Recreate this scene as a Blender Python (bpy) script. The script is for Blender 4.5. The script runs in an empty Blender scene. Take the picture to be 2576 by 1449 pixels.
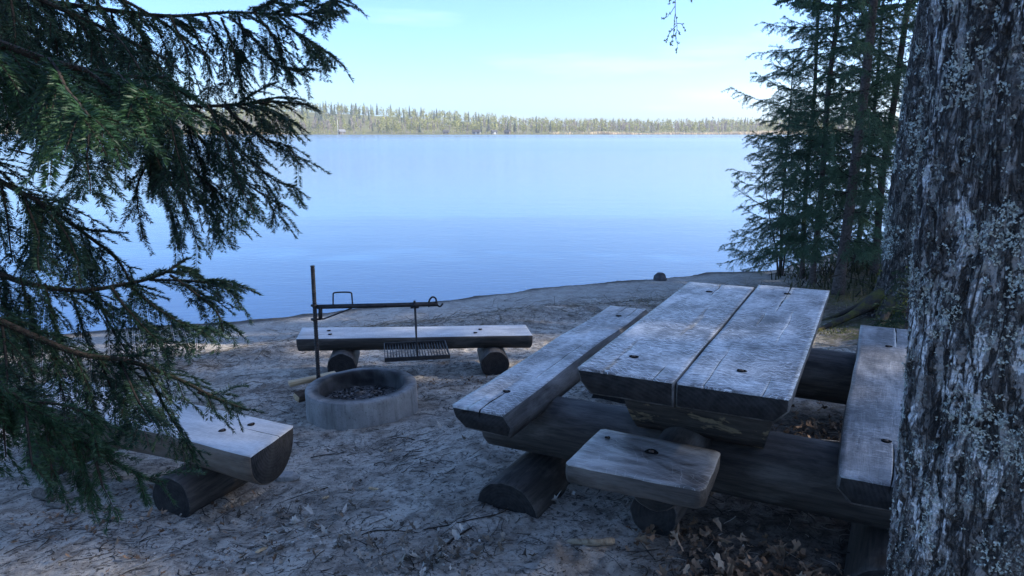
import bpy, math, random
import numpy as np
from mathutils import Vector, Matrix

R = math.radians
scene = bpy.context.scene
COL = scene.collection

# ------------------------------------------------------------------ camera
PITCH = R(11.92)
CAM_H = 1.6
cam_data = bpy.data.cameras.new("camera")
cam_data.sensor_width = 36.0
cam_data.lens = 36.0 * 1860.0 / 2576.0
cam_data.clip_start = 0.05
cam_data.clip_end = 6000.0
cam_data.dof.use_dof = True
cam_data.dof.focus_distance = 5.5
cam_data.dof.aperture_fstop = 18.0
cam = bpy.data.objects.new("camera", cam_data)
cam.location = (0, 0, CAM_H)
cam.rotation_euler = (math.pi / 2 - PITCH, 0, 0)
COL.objects.link(cam)
scene.camera = cam

# ------------------------------------------------------------------ sky and sun
SUN_AZ, SUN_EL = R(92), R(28)          # azimuth from +Y (the lake) towards +X
world = bpy.data.worlds.new("World")
scene.world = world
world.use_nodes = True
wn, wl = world.node_tree.nodes, world.node_tree.links
wn.clear()
w_out = wn.new("ShaderNodeOutputWorld")
w_bg = wn.new("ShaderNodeBackground")
w_sky = wn.new("ShaderNodeTexSky")
w_sky.sky_type = 'NISHITA'
w_sky.sun_disc = False
w_sky.sun_elevation = SUN_EL
w_sky.sun_rotation = SUN_AZ
w_sky.altitude = 100
w_sky.air_density = 0.75
w_sky.dust_density = 1.3
w_sky.ozone_density = 7.5
w_bg.inputs["Strength"].default_value = 0.15
# thin cirrus high in the sky: a faint, direction-based veil
w_tc = wn.new("ShaderNodeTexCoord")
w_map = wn.new("ShaderNodeMapping")
w_map.inputs["Rotation"].default_value = (0, R(-14), R(12))
w_map.inputs["Scale"].default_value = (2.2, 2.2, 16.0)
w_noise = wn.new("ShaderNodeTexNoise")
w_noise.inputs["Scale"].default_value = 1.6
w_noise.inputs["Detail"].default_value = 5
w_ramp = wn.new("ShaderNodeMapRange")
w_ramp.inputs[1].default_value = 0.56
w_ramp.inputs[2].default_value = 0.80
w_ramp.inputs[4].default_value = 0.12
w_mix = wn.new("ShaderNodeMix")
w_mix.data_type = 'RGBA'
w_mix.inputs[7].default_value = (8.0, 8.6, 9.4, 1)
wl.new(w_tc.outputs["Generated"], w_map.inputs[0])
wl.new(w_map.outputs[0], w_noise.inputs["Vector"])
wl.new(w_noise.outputs[0], w_ramp.inputs[0])
wl.new(w_ramp.outputs[0], w_mix.inputs[0])
wl.new(w_sky.outputs[0], w_mix.inputs[6])
wl.new(w_mix.outputs[2], w_bg.inputs["Color"])
wl.new(w_bg.outputs[0], w_out.inputs["Surface"])

sun_data = bpy.data.lights.new("sun", 'SUN')
sun_data.energy = 4.5
sun_data.angle = R(0.5)
sun_data.color = (1.0, 0.93, 0.82)
sun = bpy.data.objects.new("sun", sun_data)
sun_dir = Vector((math.sin(SUN_AZ) * math.cos(SUN_EL), math.cos(SUN_AZ) * math.cos(SUN_EL), math.sin(SUN_EL)))
sun.rotation_euler = (-sun_dir).to_track_quat('-Z', 'Y').to_euler()
sun.location = (20, 10, 30)
COL.objects.link(sun)

scene.render.engine = 'CYCLES'
scene.cycles.use_denoising = True
scene.cycles.max_bounces = 6
scene.cycles.diffuse_bounces = 3
scene.cycles.glossy_bounces = 3
scene.cycles.transmission_bounces = 3
scene.cycles.transparent_max_bounces = 6
scene.cycles.caustics_reflective = False
scene.cycles.caustics_refractive = False
scene.view_settings.view_transform = 'Standard'
scene.view_settings.look = 'None'
scene.view_settings.gamma = 1.0
scene.view_settings.exposure = 1.45
scene.view_settings.use_curve_mapping = False

# ------------------------------------------------------------------ helpers
VW, VH, VF = 2576.0, 1449.0, 1860.0
CP, SP = math.cos(PITCH), math.sin(PITCH)

def ray(px, py):
    x = (px - VW / 2) / VF
    y = -(py - VH / 2) / VF
    return np.array([x, CP + y * SP, -SP + y * CP])

def at_z(px, py, z):
    r = ray(px, py)
    return np.array([0, 0, CAM_H]) + r * ((z - CAM_H) / r[2])

def at_d(px, py, d):
    return np.array([0, 0, CAM_H]) + d * ray(px, py)

def _hash(ix, iy, iz, seed):
    h = (ix.astype(np.uint32) * np.uint32(374761393) + iy.astype(np.uint32) * np.uint32(668265263)
         + iz.astype(np.uint32) * np.uint32(2147483647) + np.uint32((seed * 974634777) & 0xffffffff))
    h = (h ^ (h >> np.uint32(13))) * np.uint32(1274126177)
    h = (h ^ (h >> np.uint32(16))) * np.uint32(2246822519)
    h = h ^ (h >> np.uint32(15))
    return h.astype(np.float64) / 4294967295.0

def noise3(p, seed=0):
    p = np.asarray(p, float)
    i = np.floor(p).astype(np.int64)
    f = p - i
    f = f * f * (3 - 2 * f)
    out = 0
    for dx in (0, 1):
        wx = f[..., 0] if dx else 1 - f[..., 0]
        for dy in (0, 1):
            wy = f[..., 1] if dy else 1 - f[..., 1]
            for dz in (0, 1):
                wz = f[..., 2] if dz else 1 - f[..., 2]
                out = out + wx * wy * wz * _hash((i[..., 0] + dx) & 0xffffffff, (i[..., 1] + dy) & 0xffffffff, (i[..., 2] + dz) & 0xffffffff, seed)
    return out * 2 - 1

def fbm(p, oct=4, seed=0, gain=0.5):
    p = np.asarray(p, float)
    a, s, out = 1.0, 0.0, 0
    for k in range(oct):
        out = out + a * noise3(p * (2.03 ** k) + 17.3 * k, seed + k)
        s += a
        a *= gain
    return out / s

def xyz(x, y, z=0.0):
    x, y = np.broadcast_arrays(np.asarray(x, float), np.asarray(y, float))
    return np.stack([x, y, np.zeros_like(x) + z], -1)

def sstep(a, b, x):
    t = np.clip((x - a) / (b - a), 0, 1)
    return t * t * (3 - 2 * t)

def link(name, data, parent=None, loc=None, rot=None):
    o = bpy.data.objects.new(name, data)
    COL.objects.link(o)
    if parent is not None:
        o.parent = parent
    if loc is not None:
        o.location = loc
    if rot is not None:
        o.rotation_euler = rot
    return o

def tag(o, label=None, cat=None, group=None, kind=None):
    if label: o["label"] = label
    if cat: o["category"] = cat
    if group: o["group"] = group
    if kind: o["kind"] = kind
    return o

def empty(name, loc=(0, 0, 0), rz=0.0):
    o = link(name, None, None, loc, (0, 0, rz))
    o.empty_display_size = 0.1
    return o

def new_mesh(name, verts, faces, mats, smooth=True, mat_idx=None, attrs=None):
    """faces: an (n,3) or (n,4) int array, or a list of tuples"""
    me = bpy.data.meshes.new(name)
    verts = np.asarray(verts, np.float32)
    if isinstance(faces, np.ndarray):
        n, k = faces.shape
        me.vertices.add(len(verts))
        me.vertices.foreach_set("co", verts.ravel())
        me.loops.add(n * k)
        me.loops.foreach_set("vertex_index", faces.astype(np.int32).ravel())
        me.polygons.add(n)
        me.polygons.foreach_set("loop_start", np.arange(0, n * k, k, dtype=np.int32))
        try:
            me.polygons.foreach_set("loop_total", np.full(n, k, dtype=np.int32))
        except Exception:
            pass
        me.update(calc_edges=True)
    else:
        me.from_pydata(verts.tolist(), [], faces)
        n = len(faces)
    for m in (mats if isinstance(mats, (list, tuple)) else [mats]):
        me.materials.append(m)
    me.polygons.foreach_set("use_smooth", np.full(n, bool(smooth)))
    if mat_idx is not None:
        me.polygons.foreach_set("material_index", np.asarray(mat_idx, dtype=np.int32))
    if attrs:
        for k, v in attrs.items():
            a = me.attributes.new(k, 'FLOAT', 'POINT')
            a.data.foreach_set("value", np.asarray(v, np.float32))
    me.update()
    return me

def grid_faces(nr, nc, wrap=False):
    r = np.arange(nr - 1)[:, None]
    c = np.arange(nc if wrap else nc - 1)[None, :]
    a = r * nc + c
    b = r * nc + (c + 1) % nc
    return np.stack([a, b, b + nc, a + nc], -1).reshape(-1, 4)

def loft(rings):
    """rings (n,m,3), closed around m; returns verts and faces with end caps (last two faces are caps)"""
    rings = np.asarray(rings, float)
    n, m, _ = rings.shape
    f = [tuple(int(k) for k in q) for q in grid_faces(n, m, True)]
    f.append(tuple(range(m - 1, -1, -1)))
    f.append(tuple((n - 1) * m + k for k in range(m)))
    return rings.reshape(-1, 3), f

def tube(path, radius, sides=8, twist=0.0):
    path = np.asarray(path, float)
    n = len(path)
    rad = np.broadcast_to(np.asarray(radius, float), (n,))
    t = np.gradient(path, axis=0)
    t /= np.linalg.norm(t, axis=1)[:, None] + 1e-12
    up = np.array([0, 0, 1.0]) if abs(t[0][2]) < 0.9 else np.array([1.0, 0, 0])
    a = np.cross(up, t[0]); a /= np.linalg.norm(a)
    rings = []
    for k in range(n):
        a = a - t[k] * (a @ t[k]); a /= np.linalg.norm(a) + 1e-12
        b = np.cross(t[k], a)
        th = np.linspace(0, 2 * np.pi, sides, endpoint=False) + twist
        rings.append(path[k] + rad[k] * (np.cos(th)[:, None] * a + np.sin(th)[:, None] * b))
    return np.array(rings)

def tubes_mesh(name, items, mats, smooth=True):
    """many tubes (path, radii, sides) in one mesh"""
    V, Fq, off = [], [], 0
    for path, rad, sides in items:
        r = tube(path, rad, sides)
        n, m, _ = r.shape
        V.append(r.reshape(-1, 3))
        Fq.append(grid_faces(n, m, True) + off)
        off += n * m
    return new_mesh(name, np.concatenate(V), np.concatenate(Fq), mats, smooth)

def join_vf(parts):
    V, F, off = [], [], 0
    for v, f in parts:
        V.append(np.asarray(v, float))
        F += [tuple(i + off for i in q) for q in f]
        off += len(v)
    return np.concatenate(V), F

def box_vf(x0, x1, y0, y1, z0, z1):
    v = np.array([[x, y, z] for z in (z0, z1) for y in (y0, y1) for x in (x0, x1)], float)
    f = [(0, 2, 3, 1), (4, 5, 7, 6), (0, 1, 5, 4), (2, 6, 7, 3), (0, 4, 6, 2), (1, 3, 7, 5)]
    return v, f

def catmull(pts, n):
    pts = np.asarray(pts, float)
    p = np.vstack([2 * pts[0] - pts[1], pts, 2 * pts[-1] - pts[-2]])
    seg = len(pts) - 1
    u = np.linspace(0, seg, n)
    k = np.minimum(u.astype(int), seg - 1)
    t = (u - k)[:, None]
    a, b, c, d = p[k], p[k + 1], p[k + 2], p[k + 3]
    return 0.5 * (2 * b + (c - a) * t + (2 * a - 5 * b + 4 * c - d) * t ** 2 + (3 * b - a - 3 * c + d) * t ** 3)

# ------------------------------------------------------------------ materials
class NT:
    def __init__(self, name):
        self.m = bpy.data.materials.new(name)
        self.m.use_nodes = True
        self.n, self.l = self.m.node_tree.nodes, self.m.node_tree.links
        self.bsdf = self.n["Principled BSDF"]
        self.out = self.n["Material Output"]
    def add(self, t, **kw):
        n = self.n.new(t)
        for k, v in kw.items():
            setattr(n, k, v)
        return n
    def link(self, a, b):
        self.l.new(a, b)
    def coord(self, kind="Object", scale=(1, 1, 1), rot=(0, 0, 0)):
        tc = self.add("ShaderNodeTexCoord")
        mp = self.add("ShaderNodeMapping")
        mp.inputs["Scale"].default_value = scale
        mp.inputs["Rotation"].default_value = rot
        self.link(tc.outputs[kind], mp.inputs[0])
        return mp.outputs[0]
    def pos(self, scale=(1, 1, 1)):
        g = self.add("ShaderNodeNewGeometry")
        mp = self.add("ShaderNodeMapping")
        mp.inputs["Scale"].default_value = scale
        self.link(g.outputs["Position"], mp.inputs[0])
        return mp.outputs[0]
    def noise(self, vec, scale, detail=4, rough=0.55, dist=0.0):
        n = self.add("ShaderNodeTexNoise")
        n.inputs["Scale"].default_value = scale
        n.inputs["Detail"].default_value = detail
        n.inputs["Roughness"].default_value = rough
        n.inputs["Distortion"].default_value = dist
        self.link(vec, n.inputs["Vector"])
        return n.outputs[0]
    def rng(self, v, a, b, c=0.0, d=1.0):
        n = self.add("ShaderNodeMapRange")
        for i, x in zip((1, 2, 3, 4), (a, b, c, d)):
            n.inputs[i].default_value = x
        self.link(v, n.inputs[0])
        return n.outputs[0]
    def mix(self, fac, a, b, mode='MIX'):
        n = self.add("ShaderNodeMix", data_type='RGBA', blend_type=mode)
        for s, i in ((fac, 0), (a, 6), (b, 7)):
            if isinstance(s, (int, float)):
                n.inputs[i].default_value = s
            elif isinstance(s, tuple):
                n.inputs[i].default_value = (*s, 1) if len(s) == 3 else s
            else:
                self.link(s, n.inputs[i])
        return n.outputs[2]
    def math(self, op, a, b=0.0):
        n = self.add("ShaderNodeMath", operation=op)
        for s, i in ((a, 0), (b, 1)):
            if isinstance(s, (int, float)):
                n.inputs[i].default_value = s
            else:
                self.link(s, n.inputs[i])
        return n.outputs[0]
    def attr(self, name):
        n = self.add("ShaderNodeAttribute", attribute_name=name)
        return n.outputs["Fac"]
    def island(self):
        return self.add("ShaderNodeNewGeometry").outputs["Random Per Island"]
    def bump(self, h, strength=0.5, dist=0.01):
        n = self.add("ShaderNodeBump")
        n.inputs["Strength"].default_value = strength
        n.inputs["Distance"].default_value = dist
        self.link(h, n.inputs["Height"])
        self.link(n.outputs[0], self.bsdf.inputs["Normal"])
    def done(self, color, rough=0.8, spec=0.3, metal=0.0):
        b = self.bsdf
        for s, k in ((color, "Base Color"), (rough, "Roughness"), (spec, "Specular IOR Level"), (metal, "Metallic")):
            if isinstance(s, (int, float)):
                b.inputs[k].default_value = s
            elif isinstance(s, tuple):
                b.inputs[k].default_value = (*s, 1)
            else:
                self.link(s, b.inputs[k])
        return self.m

def mat_wood(name, dark, mid, light, lo=0.38, hi=0.66, scratch=0.0, rough=0.72, cross=0.0):
    """weathered timber, grain along local Y"""
    t = NT(name)
    g1 = t.noise(t.coord("Object", (9, 0.7, 9)), 6.0, 6, 0.65, 0.6)
    g2 = t.noise(t.coord("Object", (1, 0.35, 1)), 7.0, 5, 0.6, 0.4)
    g3 = t.noise(t.coord("Object", (40, 2.0, 40)), 8.0, 3, 0.6)
    base = t.mix(t.rng(g1, 0.35, 0.68), dark, mid)
    base = t.mix(t.rng(g2, lo, hi), base, light)
    base = t.mix(t.rng(g3, 0.28, 0.5, 0.55, 0.0), base, dark)
    h = t.math('ADD', t.math('MULTIPLY', g1, 0.6), t.math('MULTIPLY', g3, 0.4))
    if cross:
        # plane and saw marks across the grain, worn through in patches
        c1 = t.noise(t.coord("Object", (5, 30, 1), (0, 0, R(7))), 4.0, 5, 0.75, 0.6)
        c2 = t.noise(t.coord("Object", (8, 42, 1), (0, 0, R(-10))), 3.2, 4, 0.75, 0.4)
        c3 = t.noise(t.coord("Object", (1, 1, 1)), 5.0, 4, 0.65)
        wear = t.rng(c3, 0.34, 0.60, 0.35, 1.0)
        base = t.mix(t.math('MULTIPLY', t.math('MULTIPLY', t.rng(c1, 0.49, 0.60), cross), wear), base, light)
        base = t.mix(t.math('MULTIPLY', t.math('MULTIPLY', t.rng(c2, 0.55, 0.64), cross), wear), base, tuple(min(1, c * 1.25) for c in light))
        base = t.mix(t.math('MULTIPLY', t.rng(c2, 0.46, 0.36), cross * 0.9), base, dark)
        base = t.mix(t.math('MULTIPLY', t.rng(c3, 0.48, 0.36), cross * 0.65), base, dark)
    if scratch:
        for k, (a, sc) in enumerate(((0.5, 3.1), (-0.75, 3.7), (1.3, 2.6), (2.2, 3.3))):
            w = t.add("ShaderNodeTexWave", wave_type='BANDS', bands_direction='X')
            w.inputs["Scale"].default_value = sc * 4
            w.inputs["Distortion"].default_value = 9.0
            w.inputs["Detail"].default_value = 2.0
            w.inputs["Detail Scale"].default_value = 0.55
            t.link(t.coord("Object", (1, 1, 1), (0, 0, a)), w.inputs["Vector"])
            br = t.rng(t.noise(t.coord("Object", (1, 1, 1), (0, 0, a)), 7 + k, 2), 0.5, 0.62)
            line = t.math('MULTIPLY', t.rng(w.outputs["Fac"], 0.985, 0.999), br)
            base = t.mix(t.math('MULTIPLY', line, scratch), base, tuple(min(1, c * 1.45) for c in light))
    t.bump(h, 0.6, 0.005)
    return t.done(base, rough, 0.5)

M = {}
M['table'] = mat_wood("weathered_table_wood", (0.055, 0.051, 0.048), (0.17, 0.163, 0.157), (0.70, 0.68, 0.66), 0.46, 0.74, 0.9, 0.42, 1.0)
M['bench'] = mat_wood("weathered_bench_wood", (0.06, 0.057, 0.054), (0.21, 0.20, 0.192), (0.66, 0.645, 0.63), 0.44, 0.70, 0.4, 0.45, 0.8)
M['bench_dark'] = mat_wood("dark_bench_wood", (0.06, 0.055, 0.052), (0.15, 0.142, 0.138), (0.42, 0.41, 0.40), 0.46, 0.72, 0.3, 0.45, 0.6)  # darker tone of the bench wood, for the right-hand bench
M['pale_top'] = mat_wood("bleached_bench_wood", (0.22, 0.212, 0.205), (0.40, 0.39, 0.38), (0.62, 0.605, 0.59), 0.30, 0.62, 0.2, 0.6, 0.3)
M['log'] = mat_wood("dark_log_wood", (0.020, 0.017, 0.015), (0.075, 0.064, 0.055), (0.21, 0.19, 0.17), 0.50, 0.82, 0.0, 0.75)
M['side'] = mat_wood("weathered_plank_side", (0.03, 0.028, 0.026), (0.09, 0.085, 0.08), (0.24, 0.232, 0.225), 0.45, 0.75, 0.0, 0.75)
M['seat'] = mat_wood("worn_seat_wood", (0.035, 0.03, 0.027), (0.14, 0.125, 0.11), (0.50, 0.48, 0.455), 0.44, 0.68, 0.3, 0.42, 0.0)
M['side_brown'] = mat_wood("brown_bench_side", (0.07, 0.048, 0.034), (0.15, 0.11, 0.08), (0.24, 0.20, 0.16), 0.45, 0.75, 0.0, 0.75)

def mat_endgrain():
    t = NT("dark_ends_and_crack_shade")  # weathered cut ends, darkened further against stray sun; also painted crack shade
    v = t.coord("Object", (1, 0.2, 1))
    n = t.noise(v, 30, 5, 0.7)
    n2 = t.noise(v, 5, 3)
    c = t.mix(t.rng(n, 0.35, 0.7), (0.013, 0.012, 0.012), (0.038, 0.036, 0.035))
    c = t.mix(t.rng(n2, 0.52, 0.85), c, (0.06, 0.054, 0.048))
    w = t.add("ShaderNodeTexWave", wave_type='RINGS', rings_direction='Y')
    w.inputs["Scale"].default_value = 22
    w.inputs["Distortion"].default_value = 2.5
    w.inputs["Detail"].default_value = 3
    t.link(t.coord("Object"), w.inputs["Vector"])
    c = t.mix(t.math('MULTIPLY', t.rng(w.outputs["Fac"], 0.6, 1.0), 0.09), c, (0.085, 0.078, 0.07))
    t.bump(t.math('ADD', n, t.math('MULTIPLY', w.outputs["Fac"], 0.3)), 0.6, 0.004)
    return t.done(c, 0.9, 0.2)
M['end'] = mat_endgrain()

def mat_barkflake():
    t = NT("bark_remains_on_log")
    n = t.noise(t.coord("Object", (3, 0.8, 3)), 14, 4, 0.6)
    c = t.mix(t.rng(n, 0.4, 0.65), (0.09, 0.062, 0.035), (0.26, 0.19, 0.11))
    t.bump(n, 0.7, 0.006)
    return t.done(c, 0.85, 0.2)
M['flake'] = mat_barkflake()

def mat_trestle():
    t = NT("log_with_bark_remains")
    g1 = t.noise(t.coord("Object", (9, 0.7, 9)), 6.0, 6, 0.65, 0.6)
    g3 = t.noise(t.coord("Object", (1, 0.45, 1.3)), 16.0, 5, 0.7, 0.5)
    c = t.mix(t.rng(g1, 0.35, 0.68), (0.032, 0.027, 0.024), (0.10, 0.085, 0.072))
    c = t.mix(t.rng(g3, 0.55, 0.60, 0, 0.85), c, (0.27, 0.21, 0.13))
    t.bump(t.math('ADD', g1, t.rng(g3, 0.54, 0.60)), 0.7, 0.006)
    return t.done(c, 0.8, 0.2)
M['trestle'] = mat_trestle()

def mat_split():
    t = NT("fresh_split_wood")
    n = t.noise(t.coord("Object", (14, 0.8, 14)), 6, 4, 0.6)
    c = t.mix(t.rng(n, 0.3, 0.7), (0.36, 0.24, 0.13), (0.66, 0.50, 0.31))
    t.bump(n, 0.5, 0.004)
    return t.done(c, 0.75, 0.25)
M['split'] = mat_split()

def mat_brownbark(name="firewood_bark", a=(0.05, 0.035, 0.026), b=(0.15, 0.11, 0.08)):
    t = NT(name)
    n = t.noise(t.coord("Object", (6, 1.2, 6)), 8, 5, 0.7)
    c = t.mix(t.rng(n, 0.35, 0.65), a, b)
    t.bump(n, 0.9, 0.008)
    return t.done(c, 0.9, 0.2)
M['bark'] = mat_brownbark()
M['spruce_bark'] = mat_brownbark("spruce_bark", (0.045, 0.035, 0.03), (0.15, 0.12, 0.105))
M['twig'] = mat_brownbark("twig_bark", (0.02, 0.015, 0.012), (0.05, 0.038, 0.03))

def mat_concrete():
    t = NT("old_concrete")
    p = t.coord("Object")
    n1 = t.noise(p, 6, 6, 0.65)
    n2 = t.noise(t.coord("Object", (9, 9, 1.1)), 3.0, 5, 0.65)
    n3 = t.noise(p, 90, 3, 0.6)
    c = t.mix(t.rng(n1, 0.3, 0.7), (0.20, 0.195, 0.185), (0.36, 0.35, 0.335))
    c = t.mix(t.rng(n2, 0.52, 0.72, 0, 0.75), c, (0.12, 0.115, 0.105))
    c = t.mix(t.rng(n2, 0.46, 0.30, 0, 0.5), c, (0.42, 0.41, 0.39))
    c = t.mix(t.rng(n3, 0.30, 0.42, 0.6, 0), c, (0.10, 0.10, 0.095))
    soot = t.math('MULTIPLY', t.attr("soot"), t.rng(n1, 0.25, 0.6, 0.82, 1.0))
    c = t.mix(soot, c, (0.02, 0.019, 0.019))
    h = t.math('ADD', t.math('MULTIPLY', n1, 0.6), t.math('MULTIPLY', n3, 0.4))
    t.bump(h, 0.6, 0.006)
    return t.done(c, 0.88, 0.25)
M['concrete'] = mat_concrete()

def mat_iron():
    t = NT("blackened_iron")
    n = t.noise(t.coord("Object"), 40, 4, 0.6)
    c = t.mix(t.rng(n, 0.4, 0.7), (0.012, 0.012, 0.014), (0.045, 0.035, 0.03))
    return t.done(c, 0.6, 0.4)
M['iron'] = mat_iron()
M['hole'] = NT("dark_bolt_hole").done((0.008, 0.008, 0.008), 0.9, 0.1)
M['rust'] = NT("rusty_bolt").done((0.07, 0.045, 0.032), 0.7, 0.4)

def mat_needles(name, a, b, trans=0.15, rough=0.5):
    t = NT(name)
    c = t.mix(t.island(), a, b)
    t.done(c, rough, 0.3)
    tr = t.add("ShaderNodeBsdfTranslucent")
    t.link(c, tr.inputs[0])
    mx = t.add("ShaderNodeMixShader")
    mx.inputs[0].default_value = trans
    t.link(t.bsdf.outputs[0], mx.inputs[1])
    t.link(tr.outputs[0], mx.inputs[2])
    t.link(mx.outputs[0], t.out.inputs[0])
    return t.m
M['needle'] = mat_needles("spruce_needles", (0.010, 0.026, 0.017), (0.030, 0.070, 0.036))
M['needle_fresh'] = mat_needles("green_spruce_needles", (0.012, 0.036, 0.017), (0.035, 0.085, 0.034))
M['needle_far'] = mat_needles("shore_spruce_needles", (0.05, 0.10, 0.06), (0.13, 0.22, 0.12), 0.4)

# ------------------------------------------------------------------ terrain
TAZ = R(26.4)
TO = np.array([0.237, 2.605])
TU = np.array([math.sin(TAZ), math.cos(TAZ)])
TV = np.array([math.cos(TAZ), -math.sin(TAZ)])
WATER_Z = -0.5
RING = (-0.985, 4.62)

def shore_s(x, y):
    s = (x + 0.6) * 0.415 - (y - 9.43) * 0.91
    s = s + 0.42 * np.maximum(x - 4.0, 0)
    s = s + 0.12 * np.sin(x * 0.9 + 0.6) + 0.05 * np.sin(x * 2.7)
    return s

_S = [-60, -3, 0, 0.9, 1.5, 2.0, 2.6, 3.4, 4.5, 5.5, 6.3, 7.0, 12, 60]
_Z = [-6, -0.95, -0.5, -0.45, -0.39, -0.32, -0.31, -0.27, -0.20, -0.11, -0.03, 0.0, 0.12, 2.0]
LEDGE_A, LEDGE_B = at_z(1165, 1245, 0)[:2], at_z(1085, 1449, 0)[:2]

# trampled sand: shallow shoe prints with soft rims, kept as a height map
_FX0, _FY0, _FD, _FN = -4.5, 1.2, 0.016, (560, 560)
def _prints():
    rp = np.random.default_rng(99)
    H = np.zeros((_FN[1], _FN[0]))
    for _ in range(620):
        cx, cy = rp.uniform(-3.6, 2.6), rp.uniform(1.7, 8.3)
        a, dpt = rp.uniform(0, 6.28), rp.uniform(0.004, 0.012)
        L, W = rp.uniform(0.10, 0.15), rp.uniform(0.04, 0.06)
        i0, i1 = int((cx - 0.3 - _FX0) / _FD), int((cx + 0.3 - _FX0) / _FD)
        j0, j1 = int((cy - 0.3 - _FY0) / _FD), int((cy + 0.3 - _FY0) / _FD)
        i0, j0 = max(i0, 0), max(j0, 0)
        X, Y = np.meshgrid(_FX0 + _FD * np.arange(i0, i1), _FY0 + _FD * np.arange(j0, j1))
        u = (X - cx) * math.cos(a) + (Y - cy) * math.sin(a)
        v = -(X - cx) * math.sin(a) + (Y - cy) * math.cos(a)
        w = W * (1 + 0.25 * u / L)
        q = np.sqrt((u / L) ** 2 + (v / w) ** 2)
        h = -dpt * (1 - sstep(0.72, 1.08, q)) + 0.45 * dpt * np.exp(-((q - 1.22) / 0.16) ** 2)
        sub = H[j0:j0 + h.shape[0], i0:i0 + h.shape[1]]
        h = h[:sub.shape[0], :sub.shape[1]]
        sub[:] = np.where(np.abs(h) > 0.0008, 0.45 * sub + h, sub)
    return H
PRINTS = _prints()
def prints_z(x, y):
    fx = np.clip((x - _FX0) / _FD, 0, _FN[0] - 2); fy = np.clip((y - _FY0) / _FD, 0, _FN[1] - 2)
    i, j = fx.astype(int), fy.astype(int)
    a, b = fx - i, fy - j
    return (PRINTS[j, i] * (1 - a) + PRINTS[j, i + 1] * a) * (1 - b) + (PRINTS[j + 1, i] * (1 - a) + PRINTS[j + 1, i + 1] * a) * b

def ground_z(x, y, fine=True):
    x, y = np.asarray(x, float), np.asarray(y, float)
    s = shore_s(x, y)
    z = np.interp(s, _S, _Z)
    ridge = np.exp(-((s - 1.95 - 0.25 * np.sin(x * 1.3)) / 0.3) ** 2) * (0.5 + 0.5 * fbm(xyz(x * 1.1, y * 1.1), 3, 5))
    z = z + 0.10 * ridge * sstep(3.5, 1.5, x)
    # level ground round the picnic table
    lu = (x - TO[0]) * TU[0] + (y - TO[1]) * TU[1]
    lv = (x - TO[0]) * TV[0] + (y - TO[1]) * TV[1]
    dx = np.maximum(np.abs(lv - 0.35) - 0.9, 0)
    dy = np.maximum(np.abs(lu - 1.0) - 1.3, 0)
    w = 1 - sstep(0.0, 1.0, np.hypot(dx, dy))
    z = z * (1 - w)
    # mound of the old birch and the spruce bank
    z = z + 0.16 * np.exp(-(((x - 3.75) / 0.55) ** 2 + ((y - 7.0) / 0.6) ** 2))
    z = z + 0.30 * sstep(3.6, 6.0, x) * sstep(7.0, 10.0, y) * sstep(0.6, 2.6, s)
    # small wind-blown heap in front of the fire ring
    z = z + 0.03 * np.exp(-(((x - RING[0] - 0.35) / 0.35) ** 2 + ((y - RING[1] + 0.45) / 0.28) ** 2))
    if fine:
        n = LEDGE_B - LEDGE_A
        d = ((x - LEDGE_A[0]) * n[1] - (y - LEDGE_A[1]) * n[0]) / np.hypot(*n)
        d = d + 0.03 * noise3(xyz(x * 9, y * 9), 3)
        z = z + 0.022 * (sstep(0.02, -0.02, d)) * sstep(-0.7, -0.05, d) * sstep(3.15, 2.85, y)
        rough = 0.35 + 0.65 * sstep(0.2, 1.2, s)
        soft = 1 - 0.8 * sstep(0.0, 0.12, d) * sstep(3.1, 2.9, y) * sstep(0.8, 0.4, x)
        z = z + prints_z(x, y) * sstep(0.9, 1.6, s) * soft
        z = z + rough * (0.022 * fbm(xyz(x * 1.1, y * 1.1), 3, 1) + 0.012 * fbm(xyz(x * 5, y * 5), 3, 2) + 0.006 * fbm(xyz(x * 19, y * 19), 2, 4))
    return z

def on_ground(px, py):
    z = 0.0
    for _ in range(14):
        p = at_z(px, py, z)
        z = 0.5 * z + 0.5 * float(ground_z(p[0], p[1]))
    p = at_z(px, py, z)
    return p

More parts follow.
